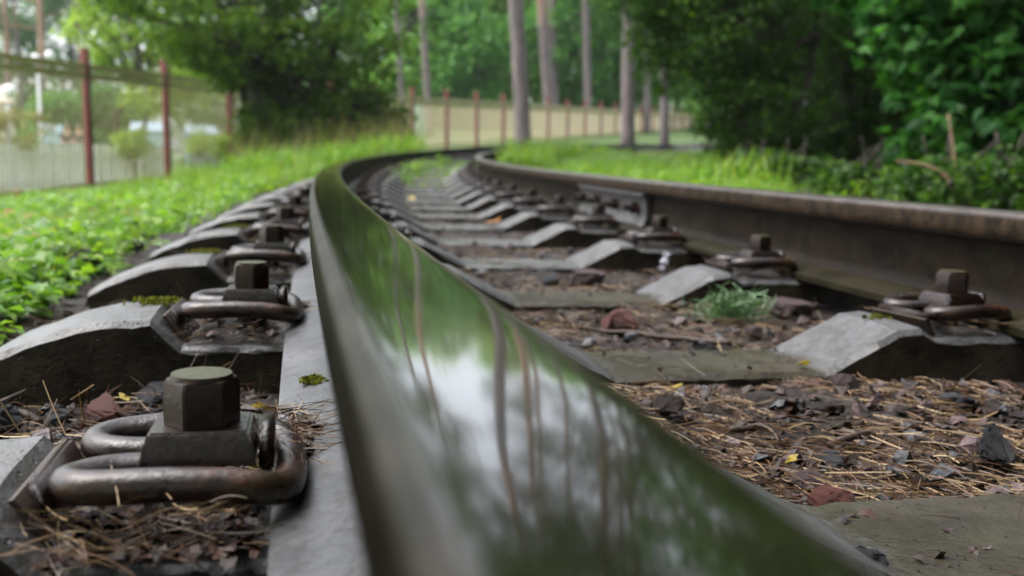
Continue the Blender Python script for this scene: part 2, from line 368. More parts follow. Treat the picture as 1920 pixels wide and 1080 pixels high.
def sweep(name, prof, uc, ss, mat, parent, closed=True, uvs=False):
    n = len(prof); V = []; 
    for s in ss:
        for (x, z) in prof: V.append(P(uc+x, s, z))
    Fc = []; k = n if closed else n-1
    for i in range(len(ss)-1):
        for j in range(k):
            a = i*n+j; b = i*n+(j+1) % n; Fc.append((a, b, b+n, a+n))
    me = mesh_np(name, [tuple(v) for v in V], Fc, True)
    bm = bmesh.new(); bm.from_mesh(me); bm.verts.ensure_lookup_table()
    bm.faces.new([bm.verts[i] for i in range(n)]); bm.faces.new([bm.verts[(len(ss)-1)*n+i] for i in range(n)])
    bmesh.ops.recalc_face_normals(bm, faces=bm.faces)
    bm.to_mesh(me); bm.free()
    if uvs:
        ul = me.uv_layers.new(name='UVMap')
        vi = np.zeros(len(me.loops), np.int32); me.loops.foreach_get('vertex_index', vi)
        px_ = np.array([q[0] for q in prof])[vi % n]; sy = np.array(ss)[vi//n]
        ul.data.foreach_set('uv', np.stack([px_, sy], 1).astype(np.float32).ravel())
    me.set_sharp_from_angle(angle=math.radians(35))
    return link(name, me, mat, parent)
def srange(a, b):
    out = [a]
    while out[-1] < b: out.append(out[-1] + (.03 if out[-1] < 3 else .12))
    return out
SEND = 34.0
JOINT = 2.40
def make_rail(uc, label, fmat, s0, s1):
    t = empty('rail', label, 'rail', 'rails of the curving track')
    ss = srange(s0, s1)
    sweep('head', head_prof, uc, ss, RAILTOP if uc == 0 else RAILTOP2, t, uvs=True)
    sweep('web', web_prof, uc, ss, WEB, t)
    sweep('foot', foot_prof, uc, ss, fmat, t)
    return t
make_rail(0, 'wet polished rail running from the camera with green reflections on its top', FOOT, -.7, SEND)
make_rail(G, 'brown rusty rail crossing the right side, nearer length up to the joint', FOOT2, -.7, 2.792)
make_rail(G, 'far length of the right-hand rail, beyond the bolted joint', FOOT2, 2.798, SEND)
# fish plate at the joint
t = empty('fishplate', 'stepped iron joint plate bolted along the inner side of the right rail', 'fishplate')
fp = [(-.0075, -.0405), (-.026, -.0345), (-.034, -.0375), (-.034, -.0410), (-.024, -.0445), (-.022, -.050), (-.020, -.095), (-.025, -.108), (-.030, -.1175), (-.0145, -.113), (-.0075, -.105)]
sweep('plate', fp, G, [2.43+i*.03 for i in range(25)], mat_simple('worn_plate_iron', (.07, .065, .068), (.13, .125, .13), 40, .3, .5, .002, Metallic=.4), t)
for s_ in (2.50, 2.70, 2.90, 3.08):
    bm = bmesh.new(); bmesh.ops.create_cone(bm, cap_ends=True, segments=6, radius1=.017, radius2=.017, depth=.018, matrix=Matrix.Translation((-.031, 0, -.073)) @ Matrix.Rotation(math.pi/2, 4, 'Y'))
    bmesh.ops.create_cone(bm, cap_ends=True, segments=12, radius1=.009, radius2=.009, depth=.03, matrix=Matrix.Translation((-.044, 0, -.073)) @ Matrix.Rotation(math.pi/2, 4, 'Y'))
    o = link('bolt', bm_mesh('fishplate_bolt', bm), IRON, t); o.matrix_world = frame(s_, G, 0)

# ------------------------------------------------------------------ sleepers
def sleeper_mesh(seed):
    rnd = random.Random(seed)
    half = [(-.350, -.182), (-.343, -.160), (-.318, -.146), (-.262, -.124), (-.222, -.1155), (-.178, -.1125), (-.150, -.1395),
            (.150, -.1395), (.168, -.1285), (.196, -.131), (.285, -.1755)]
    prof = half + [(G-x, z) for x, z in half[::-1]]
    dense = []
    for i in range(len(prof)-1):
        (x0, z0), (x1, z1) = prof[i], prof[i+1]; n = max(1, int(math.hypot(x1-x0, z1-z0)/.014))
        dense += [(x0+(x1-x0)*k/n, z0+(z1-z0)*k/n) for k in range(n)]
    dense.append(prof[-1])
    bm = bmesh.new(); ring = []
    for (x, z) in dense:
        j = lambda a: rnd.uniform(-a, a)
        col = [bm.verts.new((x, -.088+j(.001), -.30)), bm.verts.new((x, -.070+j(.0015), z-.007+j(.0012))), bm.verts.new((x, -.063+j(.0015), z-.001+j(.001))), bm.verts.new((x, 0, z+.001)),
               bm.verts.new((x, .063+j(.0015), z-.001+j(.001))), bm.verts.new((x, .070+j(.0015), z-.007+j(.0012))), bm.verts.new((x, .088+j(.001), -.30))]
        ring.append(col)
    for a, b in zip(ring, ring[1:]):
        for k in range(6): bm.faces.new((a[k], b[k], b[k+1], a[k+1]))
        bm.faces.new((a[6], b[6], b[0], a[0]))
    bm.faces.new(ring[0]); bm.faces.new(ring[-1][::-1])
    bmesh.ops.recalc_face_normals(bm, faces=bm.faces)
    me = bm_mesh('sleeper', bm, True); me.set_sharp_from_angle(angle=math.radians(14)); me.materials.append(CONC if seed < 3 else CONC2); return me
SLM = [sleeper_mesh(i) for i in range(8)]
NS = 44
EXTRA = {0: 'wet concrete sleeper at the lower edge, beside the big hex bolt', 1: 'concrete sleeper with yellow moss on its sloping shoulder, second nearest',
         2: 'concrete sleeper just beyond the green pine sprig, third nearest'}
for i in range(NS):
    lab = EXTRA.get(i, 'grey concrete sleeper under the rails, %s counting from the camera' % ordi(i+1))
    o = link('concrete_sleeper', SLM[i if i < 3 else 3+i % 5], None, None, frame(S0+i*SP))
    prop(o, lab, 'sleeper', 'concrete sleepers under the curving track')

# ------------------------------------------------------------------ rail fastenings
def clip_half(sg):
    return [(-.014, sg*-.013, .030), (-.030, sg*-.014, .030), (-.044, sg*-.017, .030), (-.0545, sg*-.025, .030), (-.0575, sg*-.0355, .031), (-.050, sg*-.0455, .032),
            (-.034, sg*-.050, .033), (-.010, sg*-.0525, .034), (.014, sg*-.0525, .033), (.031, sg*-.050, .030), (.040, sg*-.041, .027), (.0435, sg*-.026, .025)]
def fastening_meshes():
    d = {}
    # clip wire
    bm = bmesh.new(); a = clip_half(1); b = [(x, y, z) for x, y, z in clip_half(-1)][::-1]
    path = smooth_path(a + [(.0445, 0, .0245)] + b, 7); tube(bm, path, .0083, 14)
    d['clip'] = (bm_mesh('clip', bm, True), IRON)
    # clamp plate: tapered saddle
    bm = bmesh.new()
    lv = [(-.0275, .0275, -.0265, .0265, .0335), (-.0275, .0275, -.0265, .0265, .0350), (-.0262, .0262, -.0238, .0238, .0430), (-.0240, .0240, -.0200, .0200, .0495)]
    rings = [[bm.verts.new(v) for v in ((x0, y0, z), (x1, y0, z), (x1, y1, z), (x0, y1, z))] for x0, x1, y0, y1, z in lv]
    for A, B in zip(rings, rings[1:]):
        for k in range(4): bm.faces.new((A[k], A[(k+1) % 4], B[(k+1) % 4], B[k]))
    bm.faces.new(rings[0][::-1]); bm.faces.new(rings[-1])
    bmesh.ops.bevel(bm, geom=[e for e in bm.edges], offset=.0012, segments=2, affect='EDGES')
    cp = bm_mesh('clamp_plate', bm, True); cp.set_sharp_from_angle(angle=math.radians(38)); d['clamp_plate'] = (cp, IRON)
    # upright lug between plate and toe
    bm = bmesh.new(); add_box(bm, .0325, 0, .0385, .0075, .038, .021)
    bmesh.ops.bevel(bm, geom=bm.edges[:], offset=.0014, segments=2, affect='EDGES'); d['lug'] = (bm_mesh('lug', bm, True), IRON)
    # seat plate: bent strip lying in the pocket, lips against the concrete shoulder
    bm = bmesh.new(); prof = [(-.0815, .026), (-.0790, .0270), (-.0560, -.0005), (.030, .0005), (.030, -.0035), (-.0585, -.0045)]
    A = [bm.verts.new((x, -.044, z)) for x, z in prof]; B = [bm.verts.new((x, .044, z)) for x, z in prof]; n = len(prof)
    for k in range(n): bm.faces.new((A[k], B[k], B[(k+1) % n], A[(k+1) % n]))
    bm.faces.new(A[::-1]); bm.faces.new(B); d['seat_plate'] = (bm_mesh('seat_plate', bm), RUST)
    bm = bmesh.new(); add_box(bm, -.0695, 0, .0235, .0055, .078, .020, Matrix.Translation((-.0695, 0, .0235)) @ Matrix.Rotation(math.radians(-26), 4, 'Y') @ Matrix.Translation((.0695, 0, -.0235)))
    bmesh.ops.bevel(bm, geom=bm.edges[:], offset=.002, segments=2, affect='EDGES'); d['stop_strip'] = (bm_mesh('stop_strip', bm, True), IRON)
    # bolt: chamfered hexagon with a dished crown, shank
    bm = bmesh.new(); rr = .0192; ring = []
    for rad, z in ((rr, .0492), (rr, .0700), (rr*.90, .0735)):
        ring.append([bm.verts.new((rad*math.cos(math.radians(60*k)), rad*math.sin(math.radians(60*k)), z)) for k in range(6)])
    for A, B in zip(ring, ring[1:]):
        for k in range(6): bm.faces.new((A[k], A[(k+1) % 6], B[(k+1) % 6], B[k]))
    bm.faces.new(ring[0][::-1]); bm.faces.new(ring[-1])
    bmesh.ops.bevel(bm, geom=bm.edges[:], offset=.0007, segments=2, affect='EDGES')
    bmesh.ops.create_cone(bm, cap_ends=True, segments=28, radius1=.0158, radius2=.0150, depth=.0022, matrix=Matrix.Translation((0, 0, .0742)))
    bh = bm_mesh('bolt_head', bm, True); bh.set_sharp_from_angle(angle=math.radians(38)); d['bolt_head'] = (bh, BOLT)
    bm = bmesh.new(); bmesh.ops.create_cone(bm, cap_ends=True, segments=16, radius1=.011, radius2=.011, depth=.06, matrix=Matrix.Translation((0, 0, .019)))
    d['shank'] = (bm_mesh('shank', bm, True), IRON)
    return d
FM = fastening_meshes()
for k, (me, mt) in FM.items(): me.materials.append(mt)
def fastening(i, uc, side, where):
    u = uc + side*.09
    M = frame(S0+i*SP, u, -.1405 - (.006 if uc > 0 and side < 0 else 0))
    if side > 0: M = M @ Matrix.Rotation(math.pi, 4, 'Z')
    M = M @ Matrix.Rotation(math.radians(random.uniform(-2, 2)) + (math.radians(12) if (i == 1 and uc > 0 and side < 0) else 0), 4, 'Z')
    t = empty('rail_fastening', ('rusty bolted rail clip %s, on the %s sleeper from the camera' % (where, ordi(i+1))), 'rail clip', 'bolted rail clips along the rails', M)
    for k, (me, _) in FM.items():
        o = link(k, me, None, t)
        if k == 'bolt_head': o.matrix_local = Matrix.Rotation(math.radians((8 if i == 0 else random.uniform(0, 60))), 4, 'Z')
    return t
for i in range(NS-6):
    if i < 34: fastening(i, 0, -1, 'outside the left rail')
    if i >= 3: fastening(i, 0, 1, 'inside the left rail')
    if i >= 1: fastening(i, G, -1, 'inside the right rail')
    if i >= 19: fastening(i, G, 1, 'outside the right rail')

# ------------------------------------------------------------------ stones, needles, litter near the camera
def rock_hull(seed, n=13, flat=.7):
    rnd = random.Random(seed); bm = bmesh.new()
    for _ in range(n):
        v = Vector((rnd.gauss(0, 1), rnd.gauss(0, 1), rnd.gauss(0, 1))).normalized()*rnd.uniform(.8, 1)
        bm.verts.new((v.x, v.y*rnd.uniform(.7, 1), v.z*flat))
    r_ = bmesh.ops.convex_hull(bm, input=bm.verts[:]); bmesh.ops.delete(bm, geom=[g for g in r_['geom_interior'] if isinstance(g, bmesh.types.BMVert)], context='VERTS')
    return bm
def stone(px_us, size, mat, label, seed, flat=.7, dz=0, rot=None, kind='stone', group='loose stones in the track bed'):
    u, s = px_us; p_ = P(u, s); z = gzf(p_.x, p_.y)
    bm = rock_hull(seed, 24, flat)
    bmesh.ops.bevel(bm, geom=bm.edges[:], offset=.06, segments=2, affect='EDGES')
    bmesh.ops.triangulate(bm, faces=bm.faces); bmesh.ops.subdivide_edges(bm, edges=bm.edges[:], cuts=2)
    rnd = random.Random(seed+5)
    for v in bm.verts:
        q_ = v.co*5; v.co += v.co.normalized()*(rnd.uniform(-.02, .02)+.16*(float(vnoise(q_.x+seed, q_.y+q_.z*.7, 3))-.5))
    me = bm_mesh('stone', bm); me.materials.append(mat)
    M = Matrix.Translation((p_.x, p_.y, z+size*flat*.72+dz)) @ Matrix.Rotation(rot if rot is not None else seed*1.3, 4, 'Z') @ Matrix.Rotation(.3*math.sin(seed), 4, 'X') @ Matrix.Scale(size, 4)
    o = link(kind, me, None, None, M); return prop(o, label, kind, group)
R_, D_, G_, P_, B_ = STONES
stone((-.205, .895), .028, R_, 'red granite stone left of the big hex bolt', 3, .85)
stone((-.172, .965), .030, G_, 'pale grey flat stone right behind the red stone', 8, .6)
stone((-.285, .85), .026, D_, 'black wet stone at the left edge, in front of a sleeper', 5, .8)
stone((-.160, .88), .019, B_, 'reddish brown stone touching the big hex bolt from behind', 12, .6)
stone((-.235, .99), .016, G_, 'small blue-grey stone left of the red stone', 15, .7)
stone((-.245, .90), .016, D_, 'small dark stone between the red and black stones', 18, .6)
stone((-.13, .93), .016, D_, 'dark flat stone behind the big hex bolt', 21, .5)
stone((.384, 1.294), .032, R_, 'reddish angular stone beside the rail, third bay', 4, .7)
stone((.70, 1.42), .042, P_, 'large purplish-brown stone right of the green sprig', 9, .5)
stone((.679, 1.046), .020, G_, 'whitish grey stone beside the mossy sleeper end', 7, .8, .004)
stone((.317, .600), .018, R_, 'small red stone at the edge of the nearest sleeper', 14, .6)
stone((.33, .655), .018, P_, 'pink stone by the rail above the nearest sleeper', 13, .5)
stone((.271, .490), .024, D_, 'dark upright stone against the rail at the lower right', 31, 1.2, -.020)
stone((.291, .845), .018, B_, 'brown stone in the rail shadow near the second sleeper', 17, .7)
stone((.52, .93), .020, P_, 'pink-grey stone in the needles below the sloping sleeper', 23, .6)
stone((.60, .86), .022, G_, 'grey stone in the middle of the needle litter', 24, .45)
stone((.70, .90), .017, D_, 'black stone at the right edge among needles', 26, .5, -.006)
stone((.505, .67), .024, D_, 'dark brown stone at the right edge by the nearest sleeper', 27, .9)
stone((.45, .84), .022, B_, 'flat brown stone in the needle litter', 29, .35)
stone((.38, .71), .017, G_, 'blue-grey stone among needles near the rail', 33, .45)
stone((.494, 1.84), .045, P_, 'pinkish white stone on the fourth sleeper bay', 34, .5)
stone((.64, 1.84), .035, G_, 'grey slab-like stone leaning by the fourth sleeper', 35, .35)
stone((.42, 1.86), .022, D_, 'black stone beside the pinkish white stone', 36, .6)
stone((.56, 1.24), .020, P_, 'pale pink stone left of the green sprig', 37, .6)
stone((.47, 1.20), .020, D_, 'dark stone on the needles before the sprig', 38, .5)
stone((.62, 2.66), .020, mat_simple('tan_stone', (.45, .25, .12), (.30, .16, .08), 40, .4, .4, .002), 'small tan-orange stone against a sleeper', 39, .9, .02)
stone((-.45, 1.95), .045, D_, 'dark blue-grey stone beside the weeds left of the track', 41, .7)
stone((-.50, 2.10), .035, D_, 'second dark stone behind the first at the weed edge', 42, .7)
stone((-.44, 2.35), .035, P_, 'brownish pink stone between two sleeper ends', 44, .6)

def arr_of(bm):
    bmesh.ops.triangulate(bm, faces=bm.faces); bm.verts.ensure_lookup_table(); bm.verts.index_update()
    V = np.array([v.co[:] for v in bm.verts]); Fc = np.array([[v.index for v in f.verts] for f in bm.faces]); bm.free(); return V, Fc
def scatter(name, temps, pos, Rm, scl, mat, smooth=False):
    """join copies of template shapes: pos (n,3), Rm (n,3,3), scl (n,3)"""
    Vs, Fs, off = [], [], 0; n = len(pos); pick = np.arange(n) % len(temps)
    for ti, (tv, tf) in enumerate(temps):
        idx = np.where(pick == ti)[0]
        if not len(idx): continue
        v = tv[None]*scl[idx][:, None, :]; v = np.einsum('nij,nkj->nki', Rm[idx], v) + pos[idx][:, None, :]
        f = tf[None] + (np.arange(len(idx))*len(tv))[:, None, None] + off
        Vs.append(v.reshape(-1, 3)); Fs.append(f.reshape(-1, tf.shape[1])); off += len(idx)*len(tv)
    return mesh_np(name, np.concatenate(Vs), np.concatenate(Fs), smooth)
def rot_z(a):
    c, s_ = np.cos(a), np.sin(a); z = np.zeros_like(a); o = np.ones_like(a)
    return np.stack([np.stack([c, -s_, z], -1), np.stack([s_, c, z], -1), np.stack([z, z, o], -1)], -2)
def basis(d, nrm):
    """columns: x = side, y = along d, z = normal"""
    d = d/np.linalg.norm(d, axis=1, keepdims=True); x = np.cross(d, nrm); x /= np.linalg.norm(x, axis=1, keepdims=True)+1e-9
    z = np.cross(x, d); return np.stack([x, d, z], -1)
def to_world(u, s):
    th = s*K; return R-(R-u)*np.cos(th), (R-u)*np.sin(th)
def sleeper_clear(u, s, m_=.085):
    """True where the spot is between sleepers (or off their ends)"""
    k = np.abs(((s-S0)/SP+.5) % 1 - .5)*SP
    return (k > m_) | (u < -.38) | (u > 1.18)
def near_s(n, a, b, p_=1.7):
    t = RS.rand(n); return a*(b/a)**(t**p_) if False else 1/((1/a)*(1-t)+(1/b)*t)
# gravel: angular bits in the bed
n = 2400; s = near_s(n, .42, 9); u = RS.uniform(-.75, 1.5, n); ok = sleeper_clear(u, s, .09) & (np.abs(u) > .07) & (np.abs(u-G) > .06); s, u = s[ok], u[ok]; n = len(s)
x, y = to_world(u, s); z = gz(x, y)
sz = RS.uniform(.004, .014, n)*np.clip(.8+s*.15, 1, 1.8); pos = np.stack([x, y, z+sz*.28], 1)
temps = [arr_of(rock_hull(100+i, 11, .75)) for i in range(8)]
for mi, mt in enumerate((D_, G_, P_, B_)):
    q = np.arange(n) % 4 == mi
    scatter_me = scatter('gravel', temps, pos[q], basis(RS.randn(q.sum(), 3)*[1, 1, .3], np.tile([0., 0, 1], (q.sum(), 1)) + .3*RS.randn(q.sum(), 3)), (sz[q][:, None]*RS.uniform(.7, 1.3, (q.sum(), 3))), mt)
    prop(link('gravel', scatter_me, mt), kind='stuff')
# dry needles: thin curved strips, three segments
def needle_temp(bend):
    v, f = [], []; N = 4
    for i in range(N+1):
        t = i/N; wd = .5*(1-.6*abs(t-.4)); v += [(-wd*.011, t, bend*math.sin(t*math.pi)*.12), (0, t, bend*math.sin(t*math.pi)*.12+.011), (wd*.011, t, bend*math.sin(t*math.pi)*.12)]
    for i in range(N):
        a = 3*i; f += [(a, a+1, a+4, a+3), (a+1, a+2, a+5, a+4)]
    return np.array(v), np.array(f)
def needles(name, n, a, b, urange, lift, ln=(.022, .055), clear=.075, mat=NEEDLE, tilt=.16):
    s = near_s(n, a, b); u = RS.uniform(urange[0], urange[1], n)
    dens = vnoise(u*11+50, s*11, 4); ok = sleeper_clear(u, s, clear) & (dens > .30) & (np.abs(u) > .06) & (np.abs(u-G) > .056)
    s, u = s[ok], u[ok]; n = len(s); x, y = to_world(u, s); z = gz(x, y) + np.abs(RS.randn(n))*lift
    a_ = RS.uniform(0, 2*math.pi, n); d = np.stack([np.cos(a_), np.sin(a_), RS.randn(n)*tilt], 1)
    nr = np.stack([RS.randn(n)*.4, RS.randn(n)*.4, np.ones(n)], 1); L = RS.uniform(ln[0], ln[1], n)
    wd = RS.uniform(.8, 1.5, n)*.05*np.clip(1+.15*s, 1, 3)
    me = scatter(name, [needle_temp(b_) for b_ in (-.25, -.1, .0, .15, .4)], np.stack([x, y, z], 1), basis(d, nr), np.stack([wd, L, wd], 1), mat, False)
    return prop(link(name, me, mat), kind='stuff')
needles('needle_litter', 26000, .42, 2.6, (.06, 1.0), .004, (.018, .048), .075, NEEDLE, .07)
needles('needle_litter', 5000, .40, 2.4, (-.40, -.055), .006, (.018, .04), .078, NEEDLE, .12)
needles('needle_litter', 260, .42, 1.5, (.12, .9), .010, (.02, .045), .07, NEEDLE, .6)
needles('needle_litter', 500, .40, 1.4, (-.34, -.055), .014, (.03, .05), .07, NEEDLE, .8)
# scraps of dead leaf and bark
def scrap_temp(k):
    rnd = random.Random(k); n = 7; v = [(0, 0, .12)]; f = []
    for i in range(n):
        a = 2*math.pi*i/n; r_ = rnd.uniform(.5, 1); v.append((r_*math.cos(a), r_*math.sin(a), rnd.uniform(-.2, .3)))
    for i in range(n): f.append((0, 1+i, 1+(i+1) % n))
    return np.array(v), np.array(f)
n = 14000; s = near_s(n, .42, 7); u = RS.uniform(-.5, 1.3, n); ok = sleeper_clear(u, s, .08) & (np.abs(u) > .07) & (np.abs(u-G) > .06); s, u = s[ok], u[ok]; n = len(s)
x, y = to_world(u, s); z = gz(x, y)+.003; sz = RS.uniform(.003, .011, n)*np.clip(.9+.2*s, 1, 2)
me = scatter('leaf_litter', [scrap_temp(i) for i in range(8)], np.stack([x, y, z], 1), basis(RS.randn(n, 3)*[1, 1, .2], np.tile([0., 0, 1], (n, 1))+.35*RS.randn(n, 3)), np.stack([sz, sz*RS.uniform(.4, 1, n), sz], 1), LITTER)
prop(link('leaf_litter', me, LITTER), kind='stuff')

# dirt and needles caught in the pockets under the clips and on the rail foot
SOIL = mat_simple('pocket_soil', (.005, .004, .003), (.016, .010, .007), 90, .6, .9, .004)
Vp, Fp = [], []
for i in range(0, 7):
    for uc, sd_ in ((0, -1), (G, -1)):
        if i == 0 and uc: continue
        s_c = S0+i*SP; N = 14; o_ = len(Vp)
        for a in range(N+1):
            for b_ in range(N+1):
                uu = uc-.156+.100*a/N; ss_ = s_c-.070+.140*b_/N; e_ = min(a, N-a, b_, N-b_)/N
                h_ = -.1455+.012*min(1, e_*4)*(.5+float(vnoise(uu*25, ss_*25, 2)))+.006*float(vnoise(uu*90, ss_*90, 7))*min(1, e_*6)
                Vp.append(P(uu, ss_, h_)[:])
        for a in range(N):
            for b_ in range(N): k_ = o_+a*(N+1)+b_; Fp.append((k_, k_+N+1, k_+N+2, k_+1))
prop(link('pocket_dirt', mesh_np('pocket_dirt', Vp, Fp, True), SOIL), kind='stuff')
def place_needles(name, spots, ln=(.015, .035), tilt=.2, temps=None, mat=NEEDLE):
    pos = []
    for (u, s_, z, a, b_, c_, n) in spots:
        for _ in range(n): pos.append(P(u+random.uniform(-a, a), s_+random.uniform(-b_, b_), z+random.uniform(0, c_))[:])
    pos = np.array(pos); n = len(pos); a_ = RS.uniform(0, 2*math.pi, n); d = np.stack([np.cos(a_), np.sin(a_), RS.randn(n)*tilt], 1)
    nr = np.stack([RS.randn(n)*.5, RS.randn(n)*.5, np.ones(n)], 1); L = RS.uniform(ln[0], ln[1], n); wd = RS.uniform(.8, 1.4, n)*.032
    return prop(link(name, scatter(name, temps or [needle_temp(b_) for b_ in (-.3, .1, .4)], pos, basis(d, nr), np.stack([wd, L, wd], 1) if not temps else np.stack([L, L*.7, L], 1), mat), mat), kind='stuff')
sp_ = []
for i in range(6):
    s_c = S0+i*SP
    sp_ += [(-.105, s_c-.045, -.134, .045, .035, .010, 150 if i == 0 else 60), (-.105, s_c+.05, -.132, .045, .03, .008, 60), (G-.105, s_c, -.130, .045, .07, .008, 60 if i else 0), (-.040, s_c+.06, -.124, .012, .04, .006, 50)]
sp_ += [(-.042, .60, -.122, .010, .045, .010, 120), (-.05, .55, -.120, .012, .03, .02, 50), (-.115, .45, -.128, .045, .012, .02, 70)]
for i in range(8):
    s_c = S0+i*SP
    sp_ += [(.405, s_c, -.1752, .13, .06, .0015, 16), (-.205, s_c, -.114, .022, .055, .001, 4), (.555, s_c, -.158, .01, .05, .001, 3)]
place_needles('needle_litter', sp_)
for z_, a_, b_ in ((-.1750, .12, .06),): place_needles('leaf_litter', [(.405, S0+i*SP, z_, a_, b_, .001, 12) for i in range(8)], (.003, .010), .05, [scrap_temp(i+60) for i in range(5)], LITTER)
place_needles('leaf_litter', [(-.105, S0+i*SP, -.130, .045, .07, .004, 70) for i in range(6)]+[(-.105, S0-.03, -.134, .045, .05, .004, 380), (-.042, .60, -.124, .011, .045, .004, 70), (-.045, S0+SP+.07, -.124, .01, .03, .003, 30)], (.003, .009), .3, [scrap_temp(i+40) for i in range(5)], LITTER)
# twigs, sprig, scraps as things
def twig(us0, us1, rad, label, lift=.006, mat=TWIG, z0=None):
    a = P(*us0); b = P(*us1); a.z = gzf(a.x, a.y)+lift; b.z = gzf(b.x, b.y)+lift
    rnd = random.Random(int(us0[0]*1000)); pts = [a.lerp(b, t/6)+Vector((rnd.uniform(-1, 1), rnd.uniform(-1, 1), rnd.uniform(-.5, 1)))*rad*.8 for t in range(7)]
    bm = bmesh.new(); tube(bm, smooth_path(pts, 3), [rad*(1-.4*i/18) for i in range(19)], 8)
    k = pts[3]; tube(bm, [k, k+Vector((rnd.uniform(-1, 1), rnd.uniform(-1, 1), .3)).normalized()*rad*7], [rad*.6, rad*.25], 6)
    o = link('twig', bm_mesh('twig', bm, True), mat); return prop(o, label, 'twig', 'fallen twigs in the track bed')
twig((-.36, .93), (-.26, .915), .006, 'thick brown twig at the left edge below the sleeper face')
twig((.40, .735), (.62, .86), .0032, 'thin dark twig lying across the needle litter')
twig((.50, 1.18), (.34, 1.30), .004, 'dark twig pointing at the reddish stone')
twig((.62, .70), (.48, .80), .0032, 'black twig near the right edge among the needles')
twig((-.055, .70), (-.02, .80), .002, 'short dark twig leaning over the rail foot', .03)
twig((.33, .80), (.46, .835), .003, 'dark knobbly twig close to the rail in the litter')
# green pine sprig
c0 = P(.585, 1.37); c0.z = gzf(c0.x, c0.y)+.012
n = 170; a_ = RS.uniform(0, 2*math.pi, n); el = np.abs(RS.randn(n))*.45+.05
d = np.stack([np.cos(a_), np.sin(a_)*.8, np.sin(el)*1.2], 1); base = np.array(c0)+RS.randn(n, 3)*[.016, .010, .004]
me = scatter('pine_sprig', [needle_temp(b_) for b_ in (-1, .5, 1.5)], base, basis(d, RS.randn(n, 3)+[0, 0, .5]), np.stack([np.full(n, .13), RS.uniform(.035, .065, n), np.full(n, .13)], 1), L_SPRIG)
prop(link('pine_sprig', me, L_SPRIG), 'tuft of green pine needles lying between the sleepers', 'sprig')
WHITE = mat_simple('pale_paper', (.40, .40, .45), (.28, .27, .32), 120, .5, .5, .002)
def crumple(usz, sc, label, name='paper_scrap', mat=WHITE, seed=1):
    u, s, dz = usz; p_ = P(u, s); bm = bmesh.new(); bmesh.ops.create_grid(bm, x_segments=7, y_segments=7, size=1); rnd = random.Random(seed)
    for v in bm.verts: v.co += Vector((rnd.uniform(-.12, .12), rnd.uniform(-.12, .12), rnd.uniform(-.35, .35)))
    M = Matrix.Translation((p_.x, p_.y, gzf(p_.x, p_.y)+dz)) @ Matrix.Rotation(seed, 4, 'Z') @ Matrix.Rotation(1.1, 4, 'X') @ Matrix.Diagonal((sc*.55, sc, sc, 1))
    o = link(name, bm_mesh(name, bm), mat, None, M); return prop(o, label, 'scrap')
crumple((.79, 1.10, .014), .018, 'crumpled white scrap standing below the right rail clip', seed=2)
crumple((.636, 1.825, .045), .018, 'pale grey scrap standing on the fourth sleeper', seed=5)
# yellow fallen leaves
YEL = leafmat('yellow_fallen_leaf', [(.22, .17, .012), (.30, .22, .02)], .3, .5)
OLEAF = leafmat('orange_fallen_leaf', [(.45, .20, .04), (.38, .15, .04)], .3, .5)
def fallen(u, s, dz, sc, mat, label, seed):
    p_ = P(u, s); rnd = random.Random(seed); bm = bmesh.new(); n_ = 9; vs = []
    cc = bm.verts.new((0, 0, .1))
    for i in range(n_):
        a = 2*math.pi*i/n_; r_ = 1 if i % 2 == 0 else .62; vs.append(bm.verts.new((r_*math.cos(a)*.7, r_*math.sin(a), rnd.uniform(-.15, .35))))
    for i in range(n_): bm.faces.new((cc, vs[i], vs[(i+1) % n_]))
    M = Matrix.Translation((p_.x, p_.y, gzf(p_.x, p_.y)+dz)) @ Matrix.Rotation(seed, 4, 'Z') @ Matrix.Rotation(.4, 4, 'X') @ Matrix.Scale(sc, 4)
    o = link('fallen_leaf', bm_mesh('fallen_leaf', bm), mat, None, M); prop(o, label, 'leaf', 'fallen leaves in the track bed')
fallen(-.192, .905, .026, .008, YEL, 'yellow leaf bit on top of the red stone', 1)
fallen(-.073, .855, .012, .010, YEL, 'yellow-green leaf behind the big hex bolt', 2)
fallen(.505, .995, .018, .011, YEL, 'yellow narrow leaf lying on the low middle of the second sleeper', 3)
fallen(.50, 3.12, .03, .035, OLEAF, 'tan leaf on the litter in the sixth bay', 4)
fallen(.34, .70, .010, .007, YEL, 'yellow leaf near the rail in the needle litter', 5)
fallen(.30, 4.55, .03, .03, YEL, 'yellow leaf standing against the eighth sleeper', 6)
fallen(.62, 4.45, .03, .03, OLEAF, 'orange leaf between far sleepers by the right rail', 7)
fallen(.69, .80, .012, .014, OLEAF, 'orange leaf at the right edge in the needles', 8)
fallen(-.13, .985, .03, .016, OLEAF, 'orange-brown leaf tucked beside the second left clip', 9)
fallen(.33, .93, .006, .012, YEL, 'olive-yellow leaf in the litter behind the rail', 10)

# moss on the concrete
mp = []
for (u, s, z, a, b, n) in ((-.186, 1.085, -.110, .020, .022, 260), (.652, 1.055, -.127, .030, .012, 300), (-.030, .735, -.119, .008, .012, 160), (-.045, .60, -.125, .006, .03, 120),
                           (.40, .55, -.175, .05, .03, 0), (-.19, 1.62, -.110, .02, .02, 160), (-.19, 2.15, -.110, .02, .03, 140), (-.07, .66, -.165, .012, .02, 150)):
    for _ in range(n):
        p_ = P(u+random.gauss(0, a*.5), s+random.gauss(0, b*.5), z); mp.append(p_[:])
mp = np.array(mp); n = len(mp)
me = scatter('moss', [scrap_temp(i+20) for i in range(4)], mp, basis(RS.randn(n, 3), RS.randn(n, 3)), np.full((n, 3), .0032)*RS.uniform(.5, 1.3, (n, 1)), MOSS)
prop(link('moss', me, MOSS), kind='stuff')

